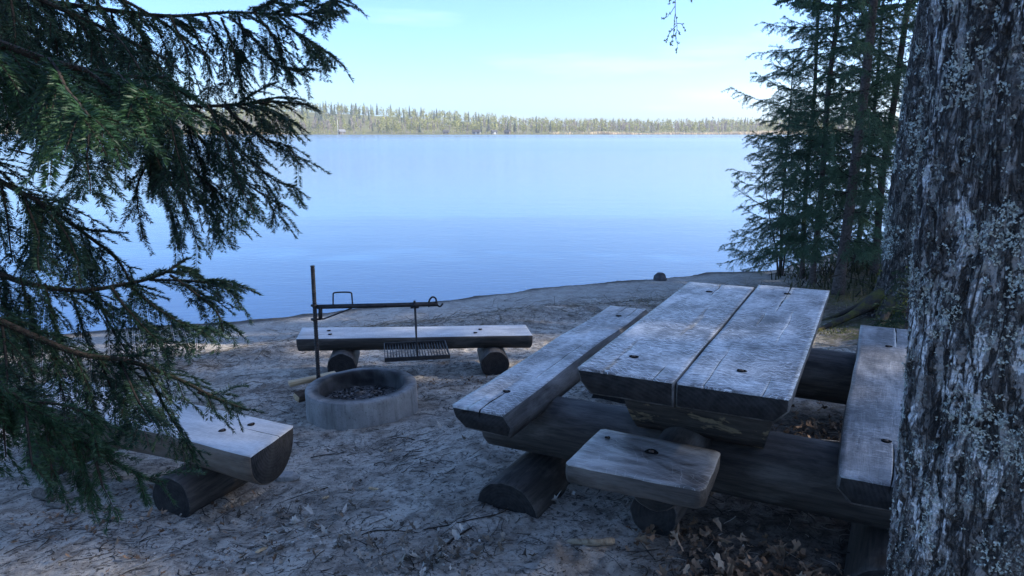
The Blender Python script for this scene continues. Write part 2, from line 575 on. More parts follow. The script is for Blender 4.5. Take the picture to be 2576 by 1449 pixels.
def mat_sand():
    t = NT("grey_beach_sand")
    p = t.pos()
    n1 = t.noise(p, 1.3, 5, 0.6)
    n2 = t.noise(p, 14, 5, 0.65)
    n3 = t.noise(t.pos((1, 1.0, 1)), 120, 3, 0.7)
    n4 = t.noise(p, 45, 4, 0.7, 0.8)
    n5 = t.noise(p, 4.5, 5, 0.65, 0.5)
    c = t.mix(t.rng(n1, 0.3, 0.7), (0.38, 0.335, 0.28), (0.54, 0.48, 0.405))
    c = t.mix(t.rng(n5, 0.45, 0.62, 0, 0.8), c, (0.20, 0.165, 0.13))
    c = t.mix(t.rng(n2, 0.50, 0.62, 0, 0.7), c, (0.13, 0.108, 0.088))
    c = t.mix(t.rng(n4, 0.38, 0.46, 0.9, 0.0), c, (0.055, 0.047, 0.04))
    c = t.mix(t.rng(n3, 0.58, 0.70, 0, 0.5), c, (0.60, 0.56, 0.51))
    s = t.attr("shore")
    # dark humus of the wood, wet sand at the water
    humus = t.math('MULTIPLY', t.attr("humus"), t.rng(n2, 0.3, 0.6, 0.6, 1.0))
    c = t.mix(humus, c, (0.045, 0.034, 0.026))
    beach = t.math('MULTIPLY', t.rng(s, 1.9, 1.0), t.rng(s, 0.1, 0.5))
    c = t.mix(t.math('MULTIPLY', beach, 0.45), c, (0.48, 0.44, 0.39))
    c = t.mix(t.rng(s, 0.28, 0.12, 0, 0.85), c, (0.055, 0.048, 0.042))
    moss = t.math('MULTIPLY', t.attr("moss"), t.rng(n2, 0.38, 0.56))
    c = t.mix(moss, c, t.mix(n4, (0.06, 0.075, 0.018), (0.16, 0.17, 0.045)))
    h = t.math('ADD', t.math('ADD', t.math('MULTIPLY', n2, 1.0), t.math('MULTIPLY', n4, 0.55)), t.math('MULTIPLY', n3, 0.12))
    t.bump(h, 1.0, 0.018)
    return t.done(c, 0.95, 0.15)
M['sand'] = mat_sand()

def build_ground():
    def axis(lo, hi, f0, f1, fine):
        a = list(np.arange(f0, f1 + 1e-6, fine))
        step, p = fine, f0
        left = []
        while p > lo:
            step *= 1.18; p -= step; left.append(p)
        step, p = fine, f1
        right = []
        while p < hi:
            step *= 1.18; p += step; right.append(p)
        return np.array(left[::-1] + a + right)
    xs = axis(-70, 70, -3.1, 3.1, 0.02)
    ys = axis(-60, 60, 1.9, 7.0, 0.02)
    X, Y = np.meshgrid(xs, ys)
    Z = ground_z(X, Y)
    s = shore_s(X, Y)
    moss = np.exp(-(((X - 3.3) / 0.75) ** 2 + ((Y - 6.75) / 0.6) ** 2)) * 1.2
    moss = np.maximum(moss, 0.75 * sstep(1.2, 3.0, X) * np.exp(-((s - 2.6) / 0.8) ** 2))
    moss = np.clip(moss * (0.6 + 0.9 * fbm(xyz(X * 2, Y * 2), 3, 9)), 0, 1)
    humus = np.maximum(sstep(2.3, 3.4, X) * sstep(5.5, 6.6, Y) * sstep(1.2, 2.6, s), 0)
    lu = (X - TO[0]) * TU[0] + (Y - TO[1]) * TU[1]
    lv = (X - TO[0]) * TV[0] + (Y - TO[1]) * TV[1]
    humus = np.maximum(humus, 0.85 * sstep(0.15, 0.5, lv) * sstep(-0.75, -0.3, lu) * sstep(2.4, 1.9, lu))
    humus = np.maximum(humus, 0.8 * sstep(4.2, 5.5, X))
    v = np.stack([X, Y, Z], -1).reshape(-1, 3)
    me = new_mesh("ground", v, grid_faces(len(ys), len(xs)), M['sand'], True,
                  attrs={"shore": s.ravel(), "moss": moss.ravel(), "humus": humus.ravel()})
    tag(link("ground", me), kind="structure", label="trampled grey sand of the lakeshore clearing")
build_ground()

# ------------------------------------------------------------------ lake
def mat_water():
    t = NT("lake_water")
    g = t.add("ShaderNodeNewGeometry")
    sep = t.add("ShaderNodeSeparateXYZ")
    t.link(g.outputs["Position"], sep.inputs[0])
    y = sep.outputs[1]
    lanes = t.noise(t.pos((0.0016, 0.011, 1)), 1.0, 3, 0.5)
    far = t.rng(y, 8, 90)
    vfar = t.rng(y, 160, 330)
    calm = t.math('MULTIPLY', t.rng(lanes, 0.50, 0.58), vfar)
    ruff = t.math('MULTIPLY', far, t.math('SUBTRACT', 1.0, calm))
    n1 = t.noise(t.pos((1.0, 2.2, 1)), 5.0, 3, 0.6)
    n2 = t.noise(t.pos((0.5, 1.4, 1)), 1.1, 3, 0.6)
    n3 = t.noise(t.pos((0.12, 0.9, 1)), 1.0, 2, 0.5)
    h = t.math('ADD', t.math('MULTIPLY', n2, ruff), t.math('MULTIPLY', n1, t.rng(ruff, 0, 1, 0.10, 0.40)))
    h = t.math('ADD', h, t.math('MULTIPLY', n3, 0.10))
    b = t.add("ShaderNodeBump")
    b.inputs["Strength"].default_value = 0.55
    b.inputs["Distance"].default_value = 0.05
    t.link(h, b.inputs["Height"])
    t.link(b.outputs[0], t.bsdf.inputs["Normal"])
    t.done((0.03, 0.085, 0.20), t.rng(ruff, 0, 1, 0.07, 0.15), 0.5)
    t.bsdf.inputs["IOR"].default_value = 2.3
    return t.m
M['water'] = mat_water()
wv = np.array([[-1500, -40, WATER_Z], [1500, -40, WATER_Z], [1500, 1100, WATER_Z], [-1500, 1100, WATER_Z]])
tag(link("lake_water", new_mesh("lake_water", wv, [(0, 1, 2, 3)], M['water'])), kind="structure", label="calm pale blue lake")

# ------------------------------------------------------------------ far shore
def far_edge(x):
    """distance of the far waterline"""
    return 640 + 25 * np.sin(x * 0.006 + 1.0) + 9 * np.sin(x * 0.021) + 0.00012 * x * x + 40 * sstep(-150, -420, x)

def far_z(x, y):
    """height of the far land above the water"""
    d = y - far_edge(x)
    hill = np.interp(x, [-900, -420, -260, -140, -40, 60, 160, 300, 700], [8, 22, 26, 19, 12, 8, 6, 8, 6])
    z = WATER_Z + np.where(d < 0, 0.06 * d, 0.35 + hill * sstep(10, 230, d))
    return z + 1.0 * fbm(xyz(x * 0.02, y * 0.02), 3, 31) * sstep(10, 80, d)

def build_far_land():
    xs = np.linspace(-950, 950, 160)
    ds = np.concatenate([np.linspace(-12, 20, 9), np.linspace(30, 420, 26)])
    X = np.repeat(xs[None, :], len(ds), 0)
    Y = far_edge(X) + ds[:, None]
    v = np.stack([X, Y, far_z(X, Y)], -1).reshape(-1, 3)
    t = NT("far_shore_grass")
    n = t.noise(t.pos(), 0.08, 4)
    m = t.done(t.mix(n, (0.10, 0.12, 0.05), (0.22, 0.20, 0.10)), 0.95, 0.1)
    tag(link("far_shore_land", new_mesh("far_shore_land", v, grid_faces(len(ds), len(xs)), m)), kind="structure", label="low wooded land along the far shore")
build_far_land()

def foliage_mat(name, a, b, trans=0.25):
    return mat_needles(name, a, b, trans, 0.7)

M['far_conifer'] = foliage_mat("far_conifer_foliage", (0.04, 0.065, 0.045), (0.10, 0.13, 0.07), 0.15)
M['far_birch'] = foliage_mat("far_birch_foliage", (0.15, 0.18, 0.05), (0.38, 0.36, 0.12), 0.3)
M['far_bare'] = foliage_mat("far_bare_twigs", (0.17, 0.14, 0.125), (0.34, 0.295, 0.26), 0.2)
M['far_trunk'] = NT("far_birch_trunks").done((0.50, 0.47, 0.43), 0.8, 0.2)
M['reed'] = foliage_mat("dry_reeds", (0.42, 0.31, 0.18), (0.68, 0.54, 0.34), 0.2)

def build_far_wood():
    rg = np.random.default_rng(11)
    tri = {'conifer': [], 'birch': [], 'bare': [], 'trunk': []}
    def sample(n, d0, d1):
        x = rg.uniform(-620, 520, n)
        d = d0 + (d1 - d0) * rg.random(n)
        y = far_edge(x) + d
        x = x * (y / 700)
        y = far_edge(x) + d
        return x, y, d
    def add_conifer(x, y, z, h):
        r = h * rg.uniform(0.12, 0.17)
        L = 9
        for k in range(L):
            f = k / L
            zc = z + h * (0.12 + 0.86 * f)
            rr = r * (1 - f) ** 0.85 + 0.15
            m = 6
            th = rg.uniform(0, 6.28) + np.arange(m) * (6.283 / m) + rg.normal(0, 0.25, m)
            ro = rr * rg.uniform(0.6, 1.25, m)
            top = np.array([x, y, zc + h * 0.12])
            a = np.stack([x + ro * np.cos(th - 0.55), y + ro * np.sin(th - 0.55), np.full(m, zc) - 0.3 * rg.random(m)], -1)
            b = np.stack([x + ro * np.cos(th + 0.55), y + ro * np.sin(th + 0.55), np.full(m, zc) - 0.3 * rg.random(m)], -1)
            tri['conifer'].append(np.stack([np.repeat(top[None], m, 0), a, b], 1))
    def add_leafy(x, y, z, h, key, w, size, n, zlow=0.18):
        c = rg.normal(0, 1, (n, 3))
        c /= np.linalg.norm(c, axis=1)[:, None]
        c *= rg.random((n, 1)) ** 0.4
        f = 0.5 + 0.5 * c[:, 2]
        prof = np.where(f < 0.35, 0.55 + f, 1.15 - 0.75 * (f - 0.35) / 0.65)
        p = np.stack([x + c[:, 0] * w * prof, y + c[:, 1] * w * prof, z + h * (zlow + (1 - zlow) * f)], -1)
        e = rg.normal(0, size, (n, 2, 3))
        tri[key].append(np.stack([p, p + e[:, 0], p + e[:, 1]], 1))
    def add_trunk(x, y, z, h, w):
        tri['trunk'].append(np.array([[[x - w, y, z - 0.5], [x + w, y, z - 0.5], [x, y, z + h]]]))
        tri['trunk'].append(np.array([[[x, y - w, z - 0.5], [x, y + w, z - 0.5], [x, y, z + h]]]))
    def add_bare(x, y, z, h):
        n = 46
        z0 = z + h * rg.uniform(0.15, 0.75, n)
        a = rg.uniform(0, 6.28, n)
        ln = h * rg.uniform(0.15, 0.34, n)
        out = rg.uniform(0.12, 0.42, n) * ln
        b = np.stack([x + 0.15 * rg.normal(size=n), y + 0.15 * rg.normal(size=n), z0], -1)
        tp = b + np.stack([out * np.cos(a), out * np.sin(a), ln * 0.9], -1)
        wv = np.stack([-np.sin(a), np.cos(a), rg.normal(0, 0.3, n)], -1) * 0.16
        tri['bare'].append(np.stack([b, tp + wv, tp - wv], 1))
    # back ranks: mixed conifer and birch up the slope; front ranks: leafing birches and bare alders
    for lo, hi, n in ((16, 50, 800), (50, 110, 760), (110, 200, 700), (200, 300, 640)):
        X, Y, Dd = sample(n, lo, hi)
        Z = far_z(X, Y)
        vx = 1288 + 1860 * X / Y          # rough bearing, used for the mix of kinds along the shore
        grove = fbm(xyz(X * 0.012, Y * 0.012), 2, 77)
        for x, y, z, b, g in zip(X, Y, Z, vx, grove):
            bare_p = np.interp(b, [600, 900, 1000, 1150, 1330, 1500, 1900], [0.75, 0.7, 0.25, 0.18, 0.4, 0.62, 0.66])
            con_p = np.interp(b, [600, 900, 1300, 1500, 1900], [0.30, 0.30, 0.16, 0.12, 0.14]) * (0.3 if lo < 40 else 1.0)
            if lo > 90:
                bare_p *= 0.25
                con_p += 0.04
            u = rg.random()
            con_p = np.clip(con_p + 0.4 * g, 0.02, 0.8)
            if u < con_p:
                add_conifer(x, y, z, rg.uniform(7, 12.5) if b > 1250 else rg.uniform(8, 15))
            elif u < con_p + (1 - con_p) * bare_p:
                h = rg.uniform(8, 13.5) * (0.85 if b > 1250 else 1.0)
                add_bare(x, y, z, h)
                if rg.random() < 0.6: add_trunk(x, y, z, h * 0.75, 0.11)
            else:
                h = rg.uniform(7.5, 14.5) * (0.82 if b > 1250 else 1.0)
                add_leafy(x, y, z, h, 'birch', rg.uniform(1.6, 2.6), 0.7, 72)
                if rg.random() < 0.7: add_trunk(x, y, z, h * 0.7, 0.13)
    # undergrowth on the slope
    X, Y, Dd = sample(900, 60, 310)
    for x, y, z in zip(X, Y, far_z(X, Y)):
        add_leafy(x, y, z - 0.4, rg.uniform(3.0, 6.0), 'conifer' if rg.random() < 0.35 else ('birch' if rg.random() < 0.5 else 'bare'), rg.uniform(1.8, 3.4), 0.75, 26, 0.0)
    # shore bushes
    X, Y, Dd = sample(260, 7, 16)
    for x, y, z in zip(X, Y, far_z(X, Y)):
        add_leafy(x, y, z - 0.3, rg.uniform(2, 4.2), 'birch' if rg.random() < 0.4 else 'bare', rg.uniform(1.2, 2.4), 0.42, 30, 0.0)
    names = {'conifer': ("far_conifer_wood", "dark conifers of the wood on the far shore", 'far_conifer'),
             'birch': ("far_birch_wood", "yellow-green leafing birches of the wood on the far shore", 'far_birch'),
             'bare': ("far_bare_wood", "grey-brown leafless trees of the wood on the far shore", 'far_bare'),
             'trunk': ("far_trunks", "pale thin trunks in the wood on the far shore", 'far_trunk')}
    for k, (nm, lab, mk) in names.items():
        T = np.concatenate(tri[k])
        me = new_mesh(nm, T.reshape(-1, 3), np.arange(len(T) * 3).reshape(-1, 3), M[mk], False)
        tag(link(nm, me), lab, kind="stuff")
build_far_wood()

def build_reeds():
    rg = np.random.default_rng(5)
    n = 15000
    x = rg.uniform(-520, 480, n)
    dens = fbm(xyz(x * 0.018, x * 0.0), 3, 8) + np.interp(x, [-520, -300, -160, -60, 60, 110, 480], [0.25, 0.35, 0.2, -0.25, -0.1, 0.6, 0.8])
    keep = rg.random(n) < np.clip(0.3 + 1.4 * dens, 0, 1)
    x = x[keep]
    d = rg.uniform(-4, 9, len(x)) + 5 * noise3(xyz(x * 0.03, 0.0), 4)
    y = far_edge(x) + d
    h = rg.uniform(1.6, 2.9, len(x)) * (0.7 + 0.4 * noise3(xyz(x * 0.05, 3.0), 6))
    b = np.stack([x, y, np.full(len(x), WATER_Z - 0.05) + np.maximum(far_z(x, y) - WATER_Z, 0)], -1)
    w = np.stack([rg.uniform(0.12, 0.3, len(x)), rg.uniform(-0.2, 0.2, len(x)), np.zeros(len(x))], -1)
    tp = b + np.stack([rg.normal(0, 0.2, len(x)), rg.normal(0, 0.2, len(x)), h], -1)
    V = np.stack([b - w, b + w, tp + w * 0.6, tp - w * 0.6], 1)
    me = new_mesh("far_reeds", V.reshape(-1, 3), np.arange(len(V) * 4).reshape(-1, 4), M['reed'], False)
    tag(link("far_reed_bed", me), "golden dry reed bed along the far waterline", kind="stuff")
build_reeds()

def mat_plain(name, c, rough=0.8, spec=0.3):
    return NT(name).done(c, rough, spec)
M['hut_dark'] = mat_plain("dark_hut_boards", (0.11, 0.09, 0.08))
M['hut_red'] = mat_plain("red_hut_boards", (0.16, 0.06, 0.045))
M['hut_grey'] = mat_plain("grey_hut_boards", (0.16, 0.17, 0.19))
M['roof_pale'] = mat_plain("pale_metal_roof", (0.17, 0.175, 0.185), 0.7)
M['roof_dark'] = mat_plain("dark_felt_roof", (0.07, 0.07, 0.075))
M['white'] = mat_plain("white_paint", (0.8, 0.8, 0.78))
M['hut_glass'] = mat_plain("hut_window_glass", (0.03, 0.04, 0.05), 0.1, 0.5)

def hut(name, vx, w, dp, h, wall, roof, label, rz=0.0, off=6.0):
    """small gabled lakeside hut at bearing vx"""
    tx = (vx - 1288) / 1860.0 * 1.02
    y = 640.0
    for _ in range(20):
        y = float(far_edge(tx * y)) + off
    x = tx * y
    e = empty(name, (x, y, float(far_z(x, y))), rz)
    tag(e, label, "hut", "huts on the far shore")
    link("wall", new_mesh("wall", *box_vf(-w / 2, w / 2, -dp / 2, dp / 2, -0.6, h), M[wall], False), e)
    o, rh = 0.45, h + 0.42 * dp
    v = np.array([[-w / 2 - o, -dp / 2 - o, h - 0.15], [w / 2 + o, -dp / 2 - o, h - 0.15], [w / 2 + o, 0, rh], [-w / 2 - o, 0, rh],
                  [-w / 2 - o, dp / 2 + o, h - 0.15], [w / 2 + o, dp / 2 + o, h - 0.15]])
    v = np.vstack([v, v + [0, 0, 0.16]])
    f = [(0, 1, 2, 3), (3, 2, 5, 4), (6, 9, 8, 7), (9, 10, 11, 8), (0, 6, 7, 1), (4, 5, 11, 10), (0, 3, 9, 6), (3, 4, 10, 9), (1, 7, 8, 2), (2, 8, 11, 5)]
    link("roof", new_mesh("roof", v, f, M[roof], False), e)
    for gx in (-w / 2 + .01, w / 2 - .01):
        gv = np.array([[gx - .05, -dp / 2, h], [gx - .05, dp / 2, h], [gx - .05, 0, h + 0.38 * dp], [gx, -dp / 2, h], [gx, dp / 2, h], [gx, 0, h + 0.38 * dp]])
        link("gable", new_mesh("gable", gv, [(0, 2, 1), (3, 4, 5), (0, 1, 4, 3), (1, 2, 5, 4), (2, 0, 3, 5)], M[wall], False), e)
    link("door", new_mesh("door", *box_vf(-0.5, 0.5, -dp / 2 - 0.05, -dp / 2 - 0.003, 0.0, 2.0), M['white' if wall != 'hut_dark' else 'hut_grey'], False), e)
    link("window", new_mesh("window", *box_vf(w / 2 - 1.6, w / 2 - 0.6, -dp / 2 - 0.05, -dp / 2 - 0.003, 1.0, 1.9), M['hut_glass'], False), e)
    return e
hut("boathouse", 877, 5.0, 4.4, 2.0, 'hut_dark', 'roof_pale', "dark boathouse with pale metal roof on the far shore", R(35))
hut("shore_hut", 1128, 4.5, 3.6, 1.9, 'hut_dark', 'roof_dark', "small dark hut among leafing birches on the far shore", R(10), 9)
hut("shore_hut", 1202, 6.5, 3.8, 1.9, 'hut_grey', 'roof_dark', "long grey hut standing closest to the far waterline", R(-8), 5)
hut("shore_hut", 1245, 4.5, 3.6, 1.9, 'hut_grey', 'roof_dark', "grey hut set back between birches on the far shore", R(25), 16)
hut("shore_hut", 1277, 4.6, 3.6, 1.9, 'hut_dark', 'roof_dark', "dark hut at the end of the row of far huts", R(-20), 8)

# pale pole standing in the water before the boathouse
tx = (868 - 1288) / 1860.0 * 1.02
py_ = float(far_edge(tx * 635)) - 8
v, f = loft(tube(np.array([[0, 0, -1.0], [0, 0, 5.0], [0, 0, 12.0]]), [0.12, 0.11, 0.09], 8))
tag(link("flag_pole", new_mesh("flag_pole", v, f, M['white']), None, (tx * py_, py_, WATER_Z)), "thin white pole at the far waterline beside the boathouse", "pole")

def lattice_mast():
    y = 960.0
    x = (792 - 1288) / 1860.0 * 1.02 * y
    base = float(far_z(x, y))
    h = 54.0 - base
    e = empty("radio_mast", (x, y, base))
    tag(e, "tall thin lattice mast rising above the far wood", "mast")
    red = mat_plain("mast_steel", (0.34, 0.33, 0.34), 0.5)
    c = [np.array([math.cos(a), math.sin(a), 0]) * 0.55 for a in (0.3, 2.4, 4.5)]
    for k in range(3):
        v, f = loft(tube(np.array([c[k], c[k] * 0.7 + [0, 0, h]]), 0.11, 6))
        link("mast_leg", new_mesh("mast_leg", v, f, red), e)
    items = []
    n = 34
    for i in range(n):
        z0, z1 = h * i / n, h * (i + 1) / n
        for k in range(3):
            items.append((np.array([c[k] + [0, 0, z0], c[(k + 1) % 3] + [0, 0, z1]]) * [0.9, 0.9, 1], 0.05, 4))
    tag(link("bracing", tubes_mesh("bracing", items, red), e), kind="stuff")
    v, f = loft(tube(np.array([[0, 0, h - 0.5], [0, 0, h + 5.0]]), [0.1, 0.05], 6))
    link("antenna", new_mesh("antenna", v, f, red), e)
lattice_mast()

# ------------------------------------------------------------------ haze over the lake
def build_haze():
    m = bpy.data.materials.new("lake_haze")
    m.use_nodes = True
    n = m.node_tree.nodes; n.clear()
    out = n.new("ShaderNodeOutputMaterial")
    vol = n.new("ShaderNodeVolumePrincipled")
    vol.inputs["Color"].default_value = (0.92, 0.95, 1.0, 1)
    vol.inputs["Density"].default_value = 0.00026
    vol.inputs["Anisotropy"].default_value = 0.3
    m.node_tree.links.new(vol.outputs[0], out.inputs["Volume"])
    v, f_ = box_vf(-1700, 1700, -90, 1300, -9.0, 75.0)
    tag(link("haze", new_mesh("haze", v, f_, m, False)), "thin bluish haze over the lake", kind="stuff")
build_haze()

# ------------------------------------------------------------------ timber builders (grain along local Y)
def resample_poly(poly, step):
    poly = np.asarray(poly, float)
    out = []
    for a, b in zip(poly, np.roll(poly, -1, 0)):
        n = max(1, int(round(np.linalg.norm(b - a) / step)))
        for k in range(n):
            out.append(a + (b - a) * k / n)
    return np.array(out)

def plank_mesh(name, poly, y0, y1, mats, seed, cracks=(), wob=0.003, step=0.018, ring=0.03, skew=0.0, cham=0.006, side_below=None, flare=0.0):
    """poly: outline (x,z), clockwise from the upper left corner; cracks: (x, ya, yb, width, depth) on the top face"""
    rs = np.random.default_rng(seed)
    pts = resample_poly(poly, step)
    top = pts[:, 1].max()
    n = max(6, int((y1 - y0) / ring))
    ys = np.concatenate([[y0], np.linspace(y0 + cham, y1 - cham, n), [y1]])
    cen = pts.mean(0)
    # cracks: three extra points each inserted in the outline on the top face
    pl = [tuple(p) + (None, 0) for p in pts]
    for ci, (cx, ya, yb, w, dp) in enumerate(cracks):
        xs = [p[0] for p in pl]
        best = None
        for i in range(len(pl)):
            a, b = pl[i], pl[(i + 1) % len(pl)]
            if a[2] is None and b[2] is None and abs(a[1] - top) < 1e-3 and abs(b[1] - top) < 1e-3 and a[0] <= cx <= b[0]:
                best = i
        if best is None:
            continue
        pl[best + 1:best + 1] = [(cx, top, ci, -1), (cx, top, ci, 0), (cx, top, ci, 1)]
    m = len(pl)
    rings = np.zeros((len(ys), m, 3))
    base = np.array([[p[0], p[1]] for p in pl])
    for k, y in enumerate(ys):
        q = base.copy()
        if k in (0, len(ys) - 1):
            q = cen + (q - cen) * (1 - cham * 1.2 / np.abs(base - cen).max(0))
        for j, p in enumerate(pl):
            if p[2] is None: continue
            cx, ya, yb, w, dp = cracks[p[2]]
            t = np.clip((y - ya) / (yb - ya), 0, 1) if ya != yb else 0
            f = 1.0 if ya <= y <= yb else 0.0
            taper = min(1, max(0, 4 * min(t if ya > y0 + .02 else 1, (1 - t) if yb < y1 - .02 else 1)))
            ww = w * f * (0.35 + 0.65 * taper) * (0.7 + 0.5 * noise3(np.array([y * 25, cx * 9, 1.0]), seed)) + 1e-5
            mx = 0.006 * noise3(np.array([y * 9, cx * 5, 3.0]), seed + 2) * f
            q[j, 0] += mx + p[3] * ww * 0.5
            if p[3] == 0: q[j, 1] -= dp * f * (0.3 + 0.7 * taper)
        rings[k, :, 0] = q[:, 0]
        rings[k, :, 1] = y + skew * (q[:, 0] - cen[0])
        rings[k, :, 2] = q[:, 1]
    nz = fbm(np.stack([rings[..., 0] * 6, rings[..., 1] * 2.2, rings[..., 2] * 6], -1), 3, seed)
    n2 = noise3(np.stack([rings[..., 0] * 60, rings[..., 1] * 8, rings[..., 2] * 60], -1), seed + 1)
    rad = rings[..., [0, 2]] - cen
    rad = rad / (np.linalg.norm(rad, axis=-1, keepdims=True) + 1e-9)
    istop = (np.abs(base[:, 1] - top) < 1e-3)[None, :]
    amp = np.where(istop, 0.35, 1.0) * wob * 1.6
    rings[..., 0] += rad[..., 0] * (nz * amp * 1.5 + n2 * 0.0007)
    rings[..., 2] += rad[..., 1] * nz * amp + n2 * 0.0006
    if flare:
        edge = np.abs(base[:, 0] - cen[0]) / np.abs(base[:, 0] - cen[0]).max()
        rings[..., 0] += (flare * noise3(np.stack([rings[..., 1] * 2.3, 0 * rings[..., 1], 0 * rings[..., 1] + np.sign(base[:, 0] - cen[0])[None]], -1), seed + 7)) * edge[None] * np.sign(base[:, 0] - cen[0])[None]
    v, f = loft(rings)
    idx = np.zeros(len(f), int)
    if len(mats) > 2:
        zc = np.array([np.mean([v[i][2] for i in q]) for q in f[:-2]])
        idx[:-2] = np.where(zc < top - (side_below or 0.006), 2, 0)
    idx[-2:] = 1
    # drying cracks are painted dark inside, standing in for shade
    for j, p in enumerate(pl):
        if p[2] is None or p[3] == 0: continue
        jj = j if p[3] == -1 else j - 1
        for k in range(len(ys) - 1):
            idx[k * m + jj] = 1
    return new_mesh(name, v, f, mats, True, idx)

def shade_flat_ends(me):
    for p in list(me.polygons)[-2:]:
        p.use_smooth = False

def log_mesh(name, length, r0, r1, mats, seed, sides=28, flat=None, wob=0.05, ring=0.04, under=None, oval=1.0):
    """round log along local Y from 0; flat: keep only z >= flat (flat side down); under: keep only z <= under"""
    n = max(5, int(length / ring))
    ys = np.concatenate([[0], np.linspace(0.006, length - 0.006, n), [length]])
    th = np.linspace(0, 2 * np.pi, sides, endpoint=False)
    rings = np.zeros((len(ys), sides, 3))
    for k, y in enumerate(ys):
        r = r0 + (r1 - r0) * y / length
        if k in (0, len(ys) - 1): r -= 0.006
        q = np.stack([np.cos(th) * 3, np.full(sides, y * 2.0), np.sin(th) * 3], -1)
        rr = r * (1 + wob * fbm(q, 3, seed) + 0.018 * noise3(np.stack([np.cos(th) * 14, np.full(sides, y * 3), np.sin(th) * 14], -1), seed + 3))
        x, z = rr * np.cos(th), rr * np.sin(th) * oval
        if flat is not None: z = np.maximum(z, flat + 0.0004 * np.cos(th * 3))
        if under is not None: z = np.minimum(z, under + 0.0004 * np.cos(th * 3))
        rings[k] = np.stack([x, np.full(sides, y), z], -1)
    v, f = loft(rings)
    idx = np.zeros(len(f), int)
    idx[-2:] = 1
    me = new_mesh(name, v, f, mats, True, idx)
    shade_flat_ends(me)
    return me

def place_along(o, p0, p1, roll=0.0):
    """put a piece built along +Y so that it runs from p0 towards p1"""
    d = Vector(p1) - Vector(p0)
    y = d.normalized()
    z = Vector((0, 0, 1))
    x = y.cross(z).normalized()
    z = x.cross(y)
    m = Matrix((x, y, z)).transposed().to_4x4() @ Matrix.Rotation(roll, 4, 'Y')
    m.translation = Vector(p0)
    o.matrix_local = m

def bolt(parent, x, y, z, r=0.016, seed=0):
    """countersunk carriage bolt: dark hole rim with a rusty head inside"""
    th = np.linspace(0, 2 * np.pi, 14, endpoint=False)
    c, s = np.cos(th), np.sin(th)
    j = 1 + 0.12 * np.sin(3 * th + seed)
    rings = np.array([np.stack([r * 1.25 * j * c, r * 1.0 * j * s, np.full(14, 0.0002)], -1),
                      np.stack([r * 1.15 * j * c, r * 0.95 * j * s, np.full(14, 0.0028)], -1),
                      np.stack([r * 0.80 * j * c, r * 0.7 * j * s, np.full(14, 0.0030)], -1),
                      np.stack([r * 0.75 * j * c, r * 0.68 * j * s, np.full(14, 0.0012)], -1)])
    v, f = loft(rings)
    o = link("bolt", new_mesh("bolt", v, f, M['hole'], True), parent, (x, y, z))
    v, f = loft(np.array([np.stack([r * k * c, r * k * s, np.full(14, h)], -1) for k, h in ((0.5, 0.001), (0.5, 0.0035), (0.3, 0.005))]))
    link("bolt_head", new_mesh("bolt_head", v, f, M['rust'], True), o)

